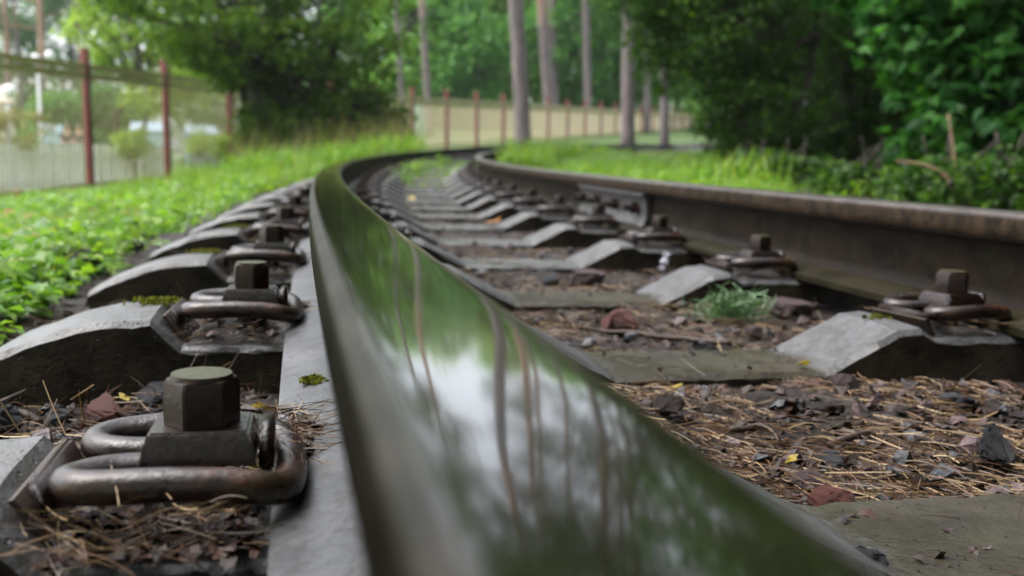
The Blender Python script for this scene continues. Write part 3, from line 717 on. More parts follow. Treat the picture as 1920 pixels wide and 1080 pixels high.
# ------------------------------------------------------------------ grass and herbs
def leaf_temp(wd=.35, fold=.12, droop=.0):
    return np.array([(0, 0, 0), (-wd, .45, fold), (0, .5, 0), (wd, .45, fold), (0, 1, -droop)]), np.array([(0, 2, 1), (0, 3, 2), (1, 2, 4), (2, 3, 4)])
BLADE = [(np.array([(-.5, 0, 0), (.5, 0, 0), (-.35, .5, 0), (.35, .5, 0), (0, 1, b_)]), np.array([(0, 1, 3), (0, 3, 2), (2, 3, 4)])) for b_ in (-.3, .25, .6)]
def grass(name, n, smin, smax, u0, u1, h, mat, sink=.01, thin=.08, pw=None, wscale=1.0):
    s = near_s(n, smin, smax); lo, hi = u0(s), u1(s); u = lo + (hi-lo)*RS.rand(n)**(pw or 1)
    d_ = vnoise(u*2.2+9, s*2.2, 8); ok = d_ > .22; tx_, ty_ = to_world(u, s); ok &= (np.arctan2(tx_-CX, ty_) < .44+.06*RS.rand(n)) | (RS.rand(n) < .05) | (u < 1); s, u, d_ = s[ok], u[ok], d_[ok]; n = len(s)
    x, y = to_world(u, s); z = gz(x, y)-sink; hh = h*RS.uniform(.4, 1.3, n)*(.55+.9*d_)
    d = np.stack([RS.randn(n)*.45, RS.randn(n)*.45, np.ones(n)], 1); nr = RS.randn(n, 3)
    wd = thin*.06*np.clip(1+.12*s, 1, 4)*wscale*np.ones(n)
    me = scatter(name, BLADE, np.stack([x, y, z], 1), basis(d, nr), np.stack([wd, hh, hh], 1), mat, False)
    return prop(link(name, me, mat), kind='stuff')
grass('grass', 19000, 1.6, 26, lambda s: -1.0-.35*s, lambda s: -.50-.004*s, .085, L_GRASS)
grass('grass', 9000, 6, 30, lambda s: -.9-.1*s, lambda s: -.45+0*s, .13, L_GRASS)
grass('grass', 20000, 5.0, 30, lambda s: 1.15+0*s, lambda s: 1.7+.35*s, .10, L_GRASS, wscale=1.2)
grass('grass', 900, 6.5, 16, lambda s: .12+0*s, lambda s: .72+0*s, .06, L_GRASS)
def herbs(name, n, smin, smax, u0, u1, size, h, mat, pw=1):
    """low broad leaves on short stalks in rosettes"""
    s = near_s(n, smin, smax); lo, hi = u0(s), u1(s); u = lo+(hi-lo)*RS.rand(n)**pw
    d_ = vnoise(u*3+4, s*3, 6); ok = d_ > .18; tx_, ty_ = to_world(u, s); ok &= (np.arctan2(tx_-CX, ty_) < .44+.06*RS.rand(n)) | (RS.rand(n) < .08) | (u < 1); s, u, d_ = s[ok], u[ok], d_[ok]; n = len(s); k = 7
    x, y = to_world(u, s); z = gz(x, y); hh = h*RS.uniform(.3, 1.2, n)*(.5+d_)
    sz = size*RS.uniform(.5, 1.25, n)*np.clip(1+.06*s, 1, 2.4)
    x, y, z, hh, sz = [np.repeat(a, k) for a in (x, y, z, hh, sz)]; m_ = len(x)
    a_ = RS.uniform(0, 2*math.pi, m_); rr = RS.rand(m_)*sz*.9
    pos = np.stack([x+np.cos(a_)*rr, y+np.sin(a_)*rr, z+hh*RS.uniform(.25, 1, m_)], 1)
    d = np.stack([np.cos(a_), np.sin(a_), RS.uniform(-.45, .35, m_)], 1); nr = np.stack([RS.randn(m_)*.35, RS.randn(m_)*.35, np.ones(m_)], 1)
    me = scatter(name, [leaf_temp(.38, .1, .1), leaf_temp(.45, .06, .2), leaf_temp(.28, .15, .15)], pos, basis(d, nr), np.stack([sz, sz, sz], 1), mat)
    return prop(link(name, me, mat), kind='stuff')
herbs('low_herbs', 6500, 1.4, 22, lambda s: -1.1-.35*s, lambda s: -.47-.004*s, .034, .085, L_HERB)
herbs('low_herbs', 650, 1.25, 5, lambda s: -.85+0*s, lambda s: -.40+0*s, .024, .035, L_HERB)
herbs('leaf_litter', 120, 2.2, 14, lambda s: -.9-.3*s, lambda s: -.5+0*s, .028, .11, FALLEN)
herbs('low_herbs', 1500, 4, 28, lambda s: 1.2+0*s, lambda s: 1.7+.3*s, .03, .11, L_HERB)
herbs('low_herbs', 420, 12, 27, lambda s: .95+0*s, lambda s: 1.5+0*s, .035, .24, L_HERB)
grass('grass', 2200, 12, 27, lambda s: .93+0*s, lambda s: 1.5+0*s, .30, L_GRASS)
herbs('low_herbs', 60, 7.0, 13, lambda s: .1+0*s, lambda s: .3+0*s, .035, .13, L_HERB)
herbs('low_herbs', 40, 8.5, 12, lambda s: .5+0*s, lambda s: .75+0*s, .035, .10, L_HERB)
def herb_px(n, pts, size, h):
    px = RS.uniform(pts[0], pts[1], n); D = RS.uniform(pts[2], pts[3], n); k = 14
    q = np.repeat(np.array([at(a, 300, b)[:] for a, b in zip(px, D)]), k, 0); z = gz(q[:, 0], q[:, 1]); m_ = len(q); a_ = RS.uniform(0, 2*math.pi, m_); rr = RS.rand(m_)*size*2.2
    pos = np.stack([q[:, 0]+np.cos(a_)*rr, q[:, 1]+np.sin(a_)*rr, z+h*RS.rand(m_)*np.repeat(RS.uniform(.3, 1.1, n), k)], 1)
    d = np.stack([np.cos(a_), np.sin(a_), RS.uniform(-.5, .4, m_)], 1); nr = np.stack([RS.randn(m_)*.5, RS.randn(m_)*.5, np.ones(m_)], 1); sz = size*RS.uniform(.6, 1.3, m_)
    me = scatter('low_herbs', [leaf_temp(.38, .1, .1), leaf_temp(.45, .06, .2)], pos, basis(d, nr), np.stack([sz]*3, 1), L_HERB)
    return prop(link('low_herbs', me, L_HERB), kind='stuff')
# tall dry weeds in front of the left tree and by the right thicket
def weeds(n, pts, h, mat, name='weeds'):
    px = RS.uniform(pts[0], pts[1], n); D = RS.uniform(pts[2], pts[3], n)
    q = np.array([at(a, 300, b)[:] for a, b in zip(px, D)]); z = gz(q[:, 0], q[:, 1])
    hh = h*RS.uniform(.4, 1.2, n); d = np.stack([RS.randn(n)*.22, RS.randn(n)*.22, np.ones(n)], 1)
    me = scatter(name, BLADE, np.stack([q[:, 0], q[:, 1], z], 1), basis(d, RS.randn(n, 3)), np.stack([np.full(n, .022), hh, hh], 1), mat)
    return prop(link(name, me, mat), kind='stuff')
weeds(1300, (440, 780, 15, 17.5), .75, L_DRY); weeds(2200, (440, 780, 12, 17), .42, L_GRASS); herb_px(420, (430, 790, 12, 17), .06, .35); weeds(500, (330, 440, 13, 17), .3, L_GRASS)
weeds(220, (200, 420, 15.5, 18), .22, L_GRASS); weeds(260, (1300, 1480, 6.5, 9), .26, L_GRASS)

# ------------------------------------------------------------------ trees
def maple_temp():
    an = [-90, -60, -35, -8, 12, 34, 52, 68, 90]; rd = [.12, .45, .42, .85, .45, .98, .5, .55, 1.15]
    pts = [(math.cos(math.radians(a))*r_, math.sin(math.radians(a))*r_) for a, r_ in zip(an, rd)]
    pts = pts + [(-x, y) for x, y in pts[-2:0:-1]]
    v = [(0, .1, .10)] + [(x*.62, y*.62+.3, -.10*abs(x)) for x, y in pts]; n = len(pts)
    return np.array(v), np.array([(0, 1+i, 1+(i+1) % n) for i in range(n)])
def crown_mesh(name, centers, rads, per, lsize, mat, temps, droop=.25, flat=.6, seed=0):
    rs = np.random.RandomState(seed); C_ = np.repeat(np.asarray(centers), per, 0); r_ = np.repeat(np.asarray(rads), per); n = len(C_)
    dv = rs.randn(n, 3); dv /= np.linalg.norm(dv, axis=1, keepdims=True)
    pos = C_ + dv*(r_*rs.rand(n)**.45)[:, None]*[1, 1, flat]
    d = dv*[1, 1, .3] + rs.randn(n, 3)*.5 + [0, 0, -droop]; nr = np.stack([rs.randn(n)*.55, rs.randn(n)*.55, np.ones(n)], 1)
    sz = lsize*rs.uniform(.6, 1.3, n)
    return scatter(name, temps, pos, basis(d, nr), np.stack([sz]*3, 1), mat)
def clumps(c, rad, n, rmin, rmax, seed, shell=.5):
    rs = np.random.RandomState(seed); d = rs.randn(n, 3); d /= np.linalg.norm(d, axis=1, keepdims=True)
    q = np.array(c) + d*np.array(rad)*(shell+(1-shell)*rs.rand(n, 1)**.6)
    return q, rs.uniform(rmin, rmax, n)
OVAL = [leaf_temp(.34, .10, .05), leaf_temp(.40, .05, .15), leaf_temp(.3, .14, .1)]
def limb(bm, a, b, r1, r2, rnd, n=6, wob=.05):
    a, b = Vector(a), Vector(b); L = (b-a).length
    pts = [a.lerp(b, t/n)+Vector((rnd.uniform(-1, 1), rnd.uniform(-1, 1), 0))*L*wob*(1 if 0 < t < n else 0) for t in range(n+1)]
    pts = smooth_path(pts, 2); tube(bm, pts, [r1+(r2-r1)*i/(len(pts)-1) for i in range(len(pts))], 9)
def tree(name, label, cat, base, stems, crowns, per, lsize, lmat, bmat, temps=OVAL, group=None, seed=1, rad=.12, droop=.25, flat=.6):
    rnd = random.Random(seed); t = empty(name, label, cat, group, Matrix.Translation(base)); base = Vector(base)
    bm = bmesh.new()
    for (q, r1) in stems:
        q = Vector(q)-base; limb(bm, (rnd.uniform(-.05, .05), rnd.uniform(-.05, .05), -.25), q, r1, r1*.45, rnd)
    cen, rads = [], []
    for i, (c, rd, n, r0_, r1_) in enumerate(crowns):
        q, rr = clumps(Vector(c)-base, rd, n, r0_, r1_, seed*31+i); cen.append(q); rads.append(rr)
        for k in range(0, len(q), max(1, len(q)//7)):
            s_ = Vector(stems[k % len(stems)][0])-base; st = s_*rnd.uniform(.45, .95); limb(bm, st, q[k], stems[0][1]*.35, .012, rnd, 5, .06)
    link('trunk', bm_mesh('trunk', bm, True), bmat, t)
    me = crown_mesh('crown', np.concatenate(cen), np.concatenate(rads), per, lsize, lmat, temps, droop, flat, seed); link('crown', me, lmat, t)
    return t
def gbase(px, D):
    q = at(px, 300, D); return Vector((q.x, q.y, gzf(q.x, q.y)))
def cr(px, py, D, rx, rz, n, r0_=.25, r1_=.5, ry=None):
    q = at(px, py, D); return (q, (rx, ry or rx, rz), n, r0_, r1_)

# left multi-stem tree in front of the fence
b = gbase(530, 17.5)
tree('leafy_tree', 'dense dark green many-stemmed tree hiding the fence corner', 'tree', b,
     [(at(395, -60, 16.5), .07), (at(470, -120, 17.5), .08), (at(560, -80, 18), .08), (at(650, -40, 17.5), .07)],
     [cr(580, 30, 18, 1.75, 1.5, 80, .25, .5), cr(370, 20, 16.5, 1.3, .75, 46, .2, .42), cr(660, 160, 18, .95, .95, 46, .2, .38), cr(530, 180, 17.6, .55, .6, 24, .18, .32),
      cr(290, -30, 15.5, .9, .5, 24, .18, .35), cr(560, -330, 18, 2.6, 2.0, 130, .3, .6), cr(700, 225, 18, .55, .5, 34, .15, .3), cr(600, 225, 17.2, .75, .45, 34, .15, .3), cr(640, 262, 17.0, .8, .22, 30, .12, .24), cr(735, 262, 17.2, .35, .24, 18, .12, .22),
      cr(620, -700, 18.5, 2.6, 2.2, 130, .35, .65), cr(930, -760, 19, 2.6, 1.7, 130, .35, .65), cr(500, 235, 16.6, .45, .40, 30, .14, .26), cr(470, 70, 17, 1.3, .9, 46, .2, .4), cr(420, 130, 17, .5, .25, 12, .15, .28)],
     62, .105, L_LEFT, BARKD, seed=3)
b = gbase(230, 24)
tree('leafy_tree', 'yellow-green airy tree behind the nearest red fence post', 'tree', b, [(at(240, -80, 24), .09), (at(330, -60, 24), .06)],
     [cr(250, 40, 24, 1.3, 1.1, 46, .25, .5), cr(350, 120, 24, 1.1, .9, 40, .25, .45), cr(240, -200, 24, 2.4, 1.6, 70, .3, .6), cr(300, 175, 23, .8, .4, 18)], 52, .13, L_FAR[2], BARKD, seed=5)

# right thicket
b = gbase(1430, 11.5)
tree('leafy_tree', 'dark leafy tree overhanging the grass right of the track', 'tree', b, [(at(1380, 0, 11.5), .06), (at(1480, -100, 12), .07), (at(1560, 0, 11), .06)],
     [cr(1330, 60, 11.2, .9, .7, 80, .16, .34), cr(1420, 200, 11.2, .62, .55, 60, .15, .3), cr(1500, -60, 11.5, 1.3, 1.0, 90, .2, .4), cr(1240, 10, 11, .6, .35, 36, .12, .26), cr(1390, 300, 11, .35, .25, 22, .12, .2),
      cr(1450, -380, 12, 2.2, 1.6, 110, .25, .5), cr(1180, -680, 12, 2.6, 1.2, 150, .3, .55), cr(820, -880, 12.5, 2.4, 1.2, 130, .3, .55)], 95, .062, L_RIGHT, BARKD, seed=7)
b = gbase(1590, 13)
tree('leafy_tree', 'black-green bush in deep shade between the two right-hand trees', 'tree', b, [(at(1600, 60, 13), .05), (at(1700, 0, 13), .05)],
     [cr(1580, 140, 13, 1.0, 1.0, 80, .2, .4), cr(1740, 120, 13, 1.1, 1.1, 80, .2, .4), cr(1660, -80, 13, 1.5, 1.0, 80, .25, .5), cr(1500, 270, 12.4, .5, .35, 24, .15, .3), cr(1900, 60, 13.5, 1.5, 1.5, 90, .25, .5)], 90, .07, L_RIGHT, BARKD, seed=8)
b = gbase(1960, 6.6)
tree('maple_tree', 'large-leaved maple leaning in from the right edge', 'tree', b, [(at(1900, -150, 6.6), .07), (at(2050, -100, 6.8), .07)],
     [cr(1800, 60, 6.4, .50, .36, 46, .12, .24), cr(1900, 200, 6.2, .42, .42, 44, .12, .24), cr(1930, -80, 6.4, .8, .5, 56, .15, .3), cr(1700, -40, 6.6, .45, .22, 22, .1, .2), cr(1880, 330, 6.0, .3, .2, 20, .1, .18), cr(1800, 290, 6.6, .4, .22, 24, .1, .2),
      cr(2080, 150, 6.6, .5, .9, 60, .2, .3), cr(1720, 150, 6.3, .16, .10, 6, .08, .14), cr(1780, 235, 6.2, .14, .08, 6, .08, .12), cr(1950, -500, 6.8, 1.5, 1.1, 80, .25, .45), cr(1700, -380, 8.0, 1.7, .6, 90, .25, .45)], 26, .105, L_MAPLE, BARKD, [maple_temp()], seed=9, droop=.7)
b = gbase(1850, 17)
tree('leafy_tree', 'tall dark tree standing at the back of the right-hand thicket', 'tree', b, [(at(1830, -300, 17), .12)],
     [cr(1800, 100, 17, 2.2, 2.0, 130, .3, .6), cr(1500, -50, 17.5, 2.2, 2.0, 120, .3, .6), cr(1700, -400, 17, 3.0, 2.2, 120, .4, .7), cr(1650, 280, 16, 1.6, .5, 60, .2, .4), cr(2000, 250, 15, 1.2, .8, 60, .2, .4)], 75, .11, L_RIGHT, BARKD, seed=10)

def low_shrub(px, py, D, rx, rz, label, seed, n=34, leaf=.05, mat=None):
    b = gbase(px, D); return tree('shrub', label, 'shrub', b, [(b+Vector((.05, 0, .35)), .012), (b+Vector((-.1, 0, .35)), .012)], [cr(px, py, D, rx, rz, n, .08, .18)], 60, leaf, mat or L_RIGHT, BARKD, group='low shrubs along the right-hand thicket', seed=seed)
low_shrub(1420, 330, 8.6, .36, .18, 'small leafy shrub at the left foot of the right thicket', 81)
low_shrub(1500, 345, 7.4, .34, .16, 'dark low shrub under the overhanging tree', 82)
low_shrub(1640, 355, 6.4, .32, .16, 'dark low shrub below the black hollow of the thicket', 83)
low_shrub(1760, 362, 5.6, .26, .14, 'low shrub behind the rusty rail near the dry stalk', 84)
low_shrub(1900, 362, 5.0, .28, .18, 'low shrub at the right picture edge over the rail', 85, 36, .045)
bm = bmesh.new(); q0 = at(1795, 375, 5.2); q0.z = gzf(q0.x, q0.y); pts = [q0, at(1780, 340, 5.2), at(1755, 318, 5.2), at(1720, 306, 5.2), at(1680, 303, 5.2)]
tube(bm, smooth_path(pts, 5), [.012-.0004*i for i in range(21)], 8); tube(bm, smooth_path([q0, at(1790, 300, 5.25), at(1778, 215, 5.3)], 6), .006, 6)
DST = mat_simple('dry_stalk_bark', (.24, .15, .09), (.15, .09, .05), 30, .7, .4, .002)
prop(link('dry_branch', bm_mesh('dry_branch', bm, True), DST), 'dry bent brown branch in front of the dark thicket', 'branch')
# unseen trees added behind and beside the camera to block sky light
b0 = None
for i, (x_, y_, sc_, lab) in enumerate(((-5.5, -4.5, 1.0, 'unseen broad forest tree added for shade behind the camera to the left'), (4.5, -6.5, 1.1, 'unseen broad forest tree added for shade behind the camera to the right'), (-9.0, -2.5, 1.1, 'unseen broad forest tree added for shade beside the track, out to the left'),
                                          (8.5, .5, 1.05, 'unseen broad forest tree added for shade beside the track, out to the right'), (-1.5, -11, 1.3, 'unseen tall forest tree added for shade farther behind the camera'))):
    g_ = gzf(x_, y_)
    if b0 is None:
        crowns = [((x_, y_, g_+h_), (w_, w_, 1.3), n_, .4, .8) for h_, w_, n_ in ((2.6, 2.6, 50), (4.6, 3.6, 90), (7.0, 3.6, 90), (9.2, 2.6, 50))]
        b0 = tree('forest_tree', lab, 'tree', Vector((x_, y_, g_)), [((x_+.2, y_, g_+8.5), .18)], crowns, 50, .22, L_FAR[1], BARKD, group='unseen shade trees added around the camera', seed=200)
    else:
        c_ = b0.copy(); C.objects.link(c_); c_['label'] = lab; c_.matrix_world = Matrix.Translation((x_, y_, g_)) @ Matrix.Rotation(i*1.7, 4, 'Z') @ Matrix.Scale(sc_, 4)
        for ch in b0.children:
            k_ = ch.copy(); C.objects.link(k_); k_.parent = c_
# pines: bare trunks, crowns high above the frame
def pine(px_top, px_bot, py_bot, D, wpx, label, seed, orange=False, h=21, crown0=.43):
    b = gbase(px_bot, D); top = at(px_top, 0, D); lean = Vector((top.x-b.x, top.y-b.y, 0))/max(top.z-b.z, .1)
    r_ = wpx/F_PX*D/2; rnd = random.Random(seed); t = empty('pine_tree', label, 'tree', 'tall pines with bare trunks', Matrix.Translation(b))
    bm = bmesh.new(); n = 26; pts = []; rads = []
    for i in range(n+1):
        z = -.3+(h+.3)*i/n; f = i/n; zz = min(z, 6); sway = .06*math.sin(f*9+seed)
        pts.append((lean.x*zz+sway, lean.y*zz+.06*math.cos(f*7+seed), z)); rads.append(r_*(1.0+.35*max(0, 1-z/.6)*(1 if z < .6 else 0))*(1-.75*f**1.3))
    tube(bm, pts, rads, 16); tip = Vector(pts[-1]); cen = []
    for k in range(20):
        f = crown0+(1-crown0)*(k/20); p_ = Vector(pts[int(f*n)]); a = k*2.4+seed; L = (1-.55*(k/20))*rnd.uniform(1.5, 3.8)
        q = p_+Vector((math.cos(a)*L, math.sin(a)*L, rnd.uniform(.1, .9))); limb(bm, p_, q, r_*.22, .02, rnd, 5, .06)
        for j in range(5): cen.append(p_.lerp(q, rnd.uniform(.45, 1.1))+Vector((rnd.uniform(-.5, .5), rnd.uniform(-.5, .5), rnd.uniform(0, .5))))
    for k in range(4):
        a = rnd.uniform(0, 6.28); f = rnd.uniform(.2, .45); p_ = Vector(pts[int(f*n)]); limb(bm, p_, p_+Vector((math.cos(a)*.7, math.sin(a)*.7, .15)), .025, .01, rnd, 4, .08)
    bark_m = BARKO if orange else BARK
    link('trunk', bm_mesh('trunk', bm, True), bark_m, t)
    me = crown_mesh('crown', [c[:] for c in cen], np.random.RandomState(seed).uniform(.5, .95, len(cen)), 120, .20, L_PINE, [leaf_temp(.09, .05, .05)], -.1, .55, seed); link('crown', me, L_PINE, t)
    return t
pine(965, 978, 250, 27, 30, 'thick grey-brown pine trunk standing in front of the far fence, centre', 1)
pine(1018, 1030, 190, 44, 22, 'pine with orange upper bark just right of the thick centre trunk', 2, True)
pine(1036, 1043, 190, 52, 13, 'slim pine trunk half hidden behind the orange-barked pine', 3)
pine(1098, 1106, 190, 47, 14, 'thin straight pine trunk between centre and right trunks', 4)
pine(1178, 1181, 250, 30, 25, 'grey pine trunk in front of the fence beside the hanging leaves', 5)
pine(1210, 1213, 190, 50, 11, 'slender pine trunk behind the fence, second from the right', 6)
pine(1240, 1244, 250, 33, 16, 'dark pine trunk in front of the fence at the thicket edge', 7)
pine(793, 803, 280, 39, 14, 'thin orange pine trunk behind the left end of the far fence', 8, True)
pine(745, 757, 200, 44, 12, 'pale grey pine trunk right of the dense left tree', 9)
pine(72, 85, 250, 60, 13, 'orange pine trunk far behind the street lamps', 10, True, 19, .42)
pine(10, 18, 200, 66, 12, 'leftmost far pine trunk at the picture edge', 11, True, 19, .42)
pine(32, 40, 200, 72, 9, 'thin far pine trunk between the two orange ones', 12, False, 19, .42)
pine(150, 153, 200, 75, 9, 'faint far pine trunk above the red fence post', 13, False, 18, .42)
# far forest edge behind the fence
def forest_tree(i, px, D, h, wdt, mi, label):
    b = gbase(px, D); c = b+Vector((0, 0, h*.55)); rs = random.Random(i)
    crowns = [((c.x+rs.uniform(-.8, .8), c.y+rs.uniform(-.8, .8), b.z+h*f), (wdt*k, wdt*k, h*.2), 40, .5, 1.1) for f, k in ((.16, .8), (.36, 1.0), (.58, .9), (.8, .6))]
    return tree('forest_tree', label, 'tree', b, [((b.x, b.y, b.z+h*.8), .16)], crowns, 55, .27, L_FAR[mi], BARKD, group='leafy trees at the forest edge behind the fence', seed=50+i)
FT = [(700, 56, 10, 2.6, 1, 'deep green tree at the forest edge behind the dense left tree'), (775, 52, 9.5, 2.4, 0, 'fresh green tree behind the thin orange pine'), (840, 58, 10.5, 2.8, 2, 'yellowish green tree left of the dark round one'),
      (885, 50, 7.2, 2.0, 1, 'dark bluish round tree left of the thick centre trunk'), (930, 60, 11, 3.0, 0, 'tall fresh green tree straight behind the thick centre trunk'), (1000, 58, 10.5, 2.8, 2, 'yellow-green tree between the centre trunks'),
      (1065, 54, 9, 2.5, 1, 'deep green tree between the orange-barked and thin pines'), (1130, 60, 10.5, 2.8, 0, 'fresh green tree right of the thin straight pine'), (1190, 56, 9.5, 2.6, 1, 'deep green tree behind the grey right trunk'),
      (1260, 62, 11, 3.0, 0, 'fresh green tree at the right end of the far fence'), (620, 60, 10.5, 3.0, 1, 'dark tree fully behind the many-stemmed left tree'), (1340, 66, 11, 3.2, 1, 'forest tree hidden behind the right thicket'),
      (960, 72, 12.5, 3.2, 1, 'deep green tree of the second row behind the centre trunk'), (1100, 74, 12.5, 3.4, 1, 'deep green tree of the second row behind the thin pine'), (810, 72, 12, 3.4, 1, 'deep green tree of the second row behind the orange pine'), (1230, 76, 12, 3.4, 2, 'yellowish tree of the second row at the far right'),
      (880, 74, 12, 3.2, 1, 'deep green tree of the second row behind the dark round one'), (1020, 76, 12, 3.2, 1, 'shaded tree of the second row behind the yellow-green one'), (1170, 72, 12, 3.2, 1, 'shaded tree of the second row behind the grey right trunk')]
for i, a in enumerate(FT): forest_tree(i, *a)
for i, a in enumerate([(1450, 30, 9, 3.2, 3, 'dark forest tree deep behind the hanging leaves'), (1600, 27, 9, 3.2, 3, 'dark forest tree deep behind the shaded hollow'), (1760, 26, 9, 3.2, 3, 'dark forest tree deep behind the maple'), (1920, 28, 9, 3.2, 3, 'dark forest tree deep behind the right edge'), (1680, 21, 5, 2.2, 3, 'low dark forest tree inside the thicket')]): forest_tree(70+i, *a)
FL = [(60, 80, 13.5, 4.0, 1, 'hazy deep green tree far left behind the lamps'), (150, 78, 14.5, 4.0, 1, 'hazy tree above the nearest red fence post, far away'), (240, 80, 15, 4.0, 1, 'hazy tree far behind the yellow-green airy tree'), (-30, 76, 13.5, 4.0, 1, 'hazy tree cut by the left picture edge'),
      (340, 74, 13, 4, 0, 'fresh green tree far behind the second red post'), (430, 74, 13, 4, 1, 'deep green tree far behind the third red post'), (525, 72, 10.5, 3.4, 1, 'deep green tree far behind the dense left tree'), (190, 60, 4.2, 1.8, 1, 'low rounded blue-green bush tree right of the first red post'), (105, 58, 3.8, 1.6, 1, 'low dark bush tree below the lamp globes')]
for i, a in enumerate(FL): forest_tree(30+i, *a)
def shrub(px, py, D, rx, rz, mat, label, seed, leaf=.07):
    b = gbase(px, D); return tree('shrub', label, 'shrub', b, [(b+Vector((0, 0, .5)), .02), (b+Vector((.2, 0, .5)), .02)], [cr(px, py, D, rx, rz, 30, .12, .25)], 60, leaf, mat, BARKD, seed=seed)
shrub(30, 245, 22.5, .75, .38, L_DRY, 'pale olive shrub behind the white picket fence at the left edge', 71)
shrub(252, 268, 23, .35, .30, L_FAR[2], 'yellow-green shrub behind the white fence between red posts', 72)
shrub(392, 268, 21.5, .55, .26, L_FAR[2], 'light green weedy shrub right of the second red post', 73)

# ------------------------------------------------------------------ long picket fence
POSTM = mat_simple('red_brown_paint', (.24, .040, .034), (.13, .024, .022), 12, .5, .2, .002)
RAILM = mat_simple('olive_yellow_paint', (.36, .32, .12), (.24, .21, .08), 14, .55, .2, .002)
PICK_LIT = mat_simple('lit_cream_pickets', (.62, .53, .36), (.52, .43, .27), 9, .6, .2, .002)  # far pickets coloured paler than the near ones, as if lit
def fence_pt(px, D, deg, i, step=2.1):
    q = at(px, 250, D); a = math.radians(deg); return Vector((q.x+math.cos(a)*step*i, q.y+math.sin(a)*step*i, 0))
posts = [fence_pt(165, 18.0, 60.5, i) for i in range(-3, 4)]
A = fence_pt(773, 28.3, 54, 0); Lp = posts[-1]; seg = [Lp.lerp(A, k/3) for k in (1, 2)]
posts += seg + [fence_pt(773, 28.3, 54, i) for i in range(0, 18)]
FE = empty('picket_fence', 'long olive picket fence, far pickets toned cream as if lit, with red-brown posts curving round behind the track', 'fence', None, Matrix.Translation((0, 0, 0)))
def top_z(p_):
    return 1.68 if p_.y < 22 else 1.68 + (p_.y-22)*(.90/26)
dirs = []
for i, p_ in enumerate(posts):
    q = posts[min(i+1, len(posts)-1)]-posts[max(i-1, 0)]; dirs.append(math.atan2(q.y, q.x))
    tz = top_z(p_); g = gzf(p_.x, p_.y); bm = bmesh.new(); add_box(bm, 0, 0, (tz+g-.3)/2, .11, .11, tz-g+.3); add_box(bm, 0, 0, tz+.02, .13, .13, .035)
    M = Matrix.Translation((p_.x, p_.y, 0)) @ Matrix.Rotation(dirs[-1], 4, 'Z')
    bmesh.ops.bevel(bm, geom=bm.edges[:], offset=.008, segments=1, affect='EDGES')
    link('post', bm_mesh('post', bm), POSTM, FE, M)
for i, (a, b) in enumerate(zip(posts, posts[1:])):
    d = b-a; L = d.length; ang = math.atan2(d.y, d.x); ta, tb = top_z(a), top_z(b); ga, gb = gzf(a.x, a.y), gzf(b.x, b.y)
    M = Matrix.Translation((a.x, a.y, 0)) @ Matrix.Rotation(ang, 4, 'Z')
    def strip(bm, x0, x1, za, zb, hgt, th, y):
        vs = [bm.verts.new((x, yy, z+dz)) for (x, z) in ((x0, za), (x1, zb)) for yy in (y-th/2, y+th/2) for dz in (-hgt/2, hgt/2)]
        for f in ((0, 1, 3, 2), (4, 6, 7, 5), (0, 4, 5, 1), (2, 3, 7, 6), (0, 2, 6, 4), (1, 5, 7, 3)): bm.faces.new([vs[k] for k in f])
    for dz in (.27, .41):
        bm = bmesh.new(); strip(bm, .06, L-.06, ta-dz, tb-dz, .105, .035, -.03); link('fence_rail', bm_mesh('fence_rail', bm), RAILM, FE, M)
    bm = bmesh.new(); strip(bm, .06, L-.06, ga+.12, gb+.12, .06, .035, -.03); link('fence_rail', bm_mesh('fence_rail', bm), RAILM, FE, M)
    bm = bmesh.new(); n = 22
    for k in range(n):
        x = .1+(L-.2)*k/(n-1); f = x/L; z1 = ta+(tb-ta)*f-.36; z0 = ga+(gb-ga)*f+.06; wd = .003 if i < 4 else (.014 if a.y < 24 else .026)
        add_box(bm, x, .005, (z0+z1)/2, wd, .018, z1-z0)
    link('picket_panel', bm_mesh('picket_panel', bm), PICK_LIT if a.y > 24 else RAILM, FE, M)

# white picket fence at the left
WH = mat_simple('white_paint', (.88, .87, .90), (.82, .81, .84), 10, .5, .1, .001)
t = empty('white_picket_fence', 'low white picket fence behind the red posts at the left', 'fence')
a = at(-160, 287, 21.5); b = at(318, 287, 24.0); d = b-a; L = math.hypot(d.x, d.y); ang = math.atan2(d.y, d.x)
M = Matrix.Translation((a.x, a.y, 0)) @ Matrix.Rotation(ang, 4, 'Z'); bm = bmesh.new(); n = int(L/.115)
for k in range(n):
    x = L*k/n; tz = .18+.02*(k % 2)
    add_box(bm, x, 0, (tz-.95)/2, .100, .02, tz+.95)
link('pickets', bm_mesh('pickets', bm), WH, t, M)
for z in (-.05, -.6):
    bm = bmesh.new(); add_box(bm, L/2, .03, z, L, .03, .07); link('fence_rail', bm_mesh('fence_rail', bm), WH, t, M)

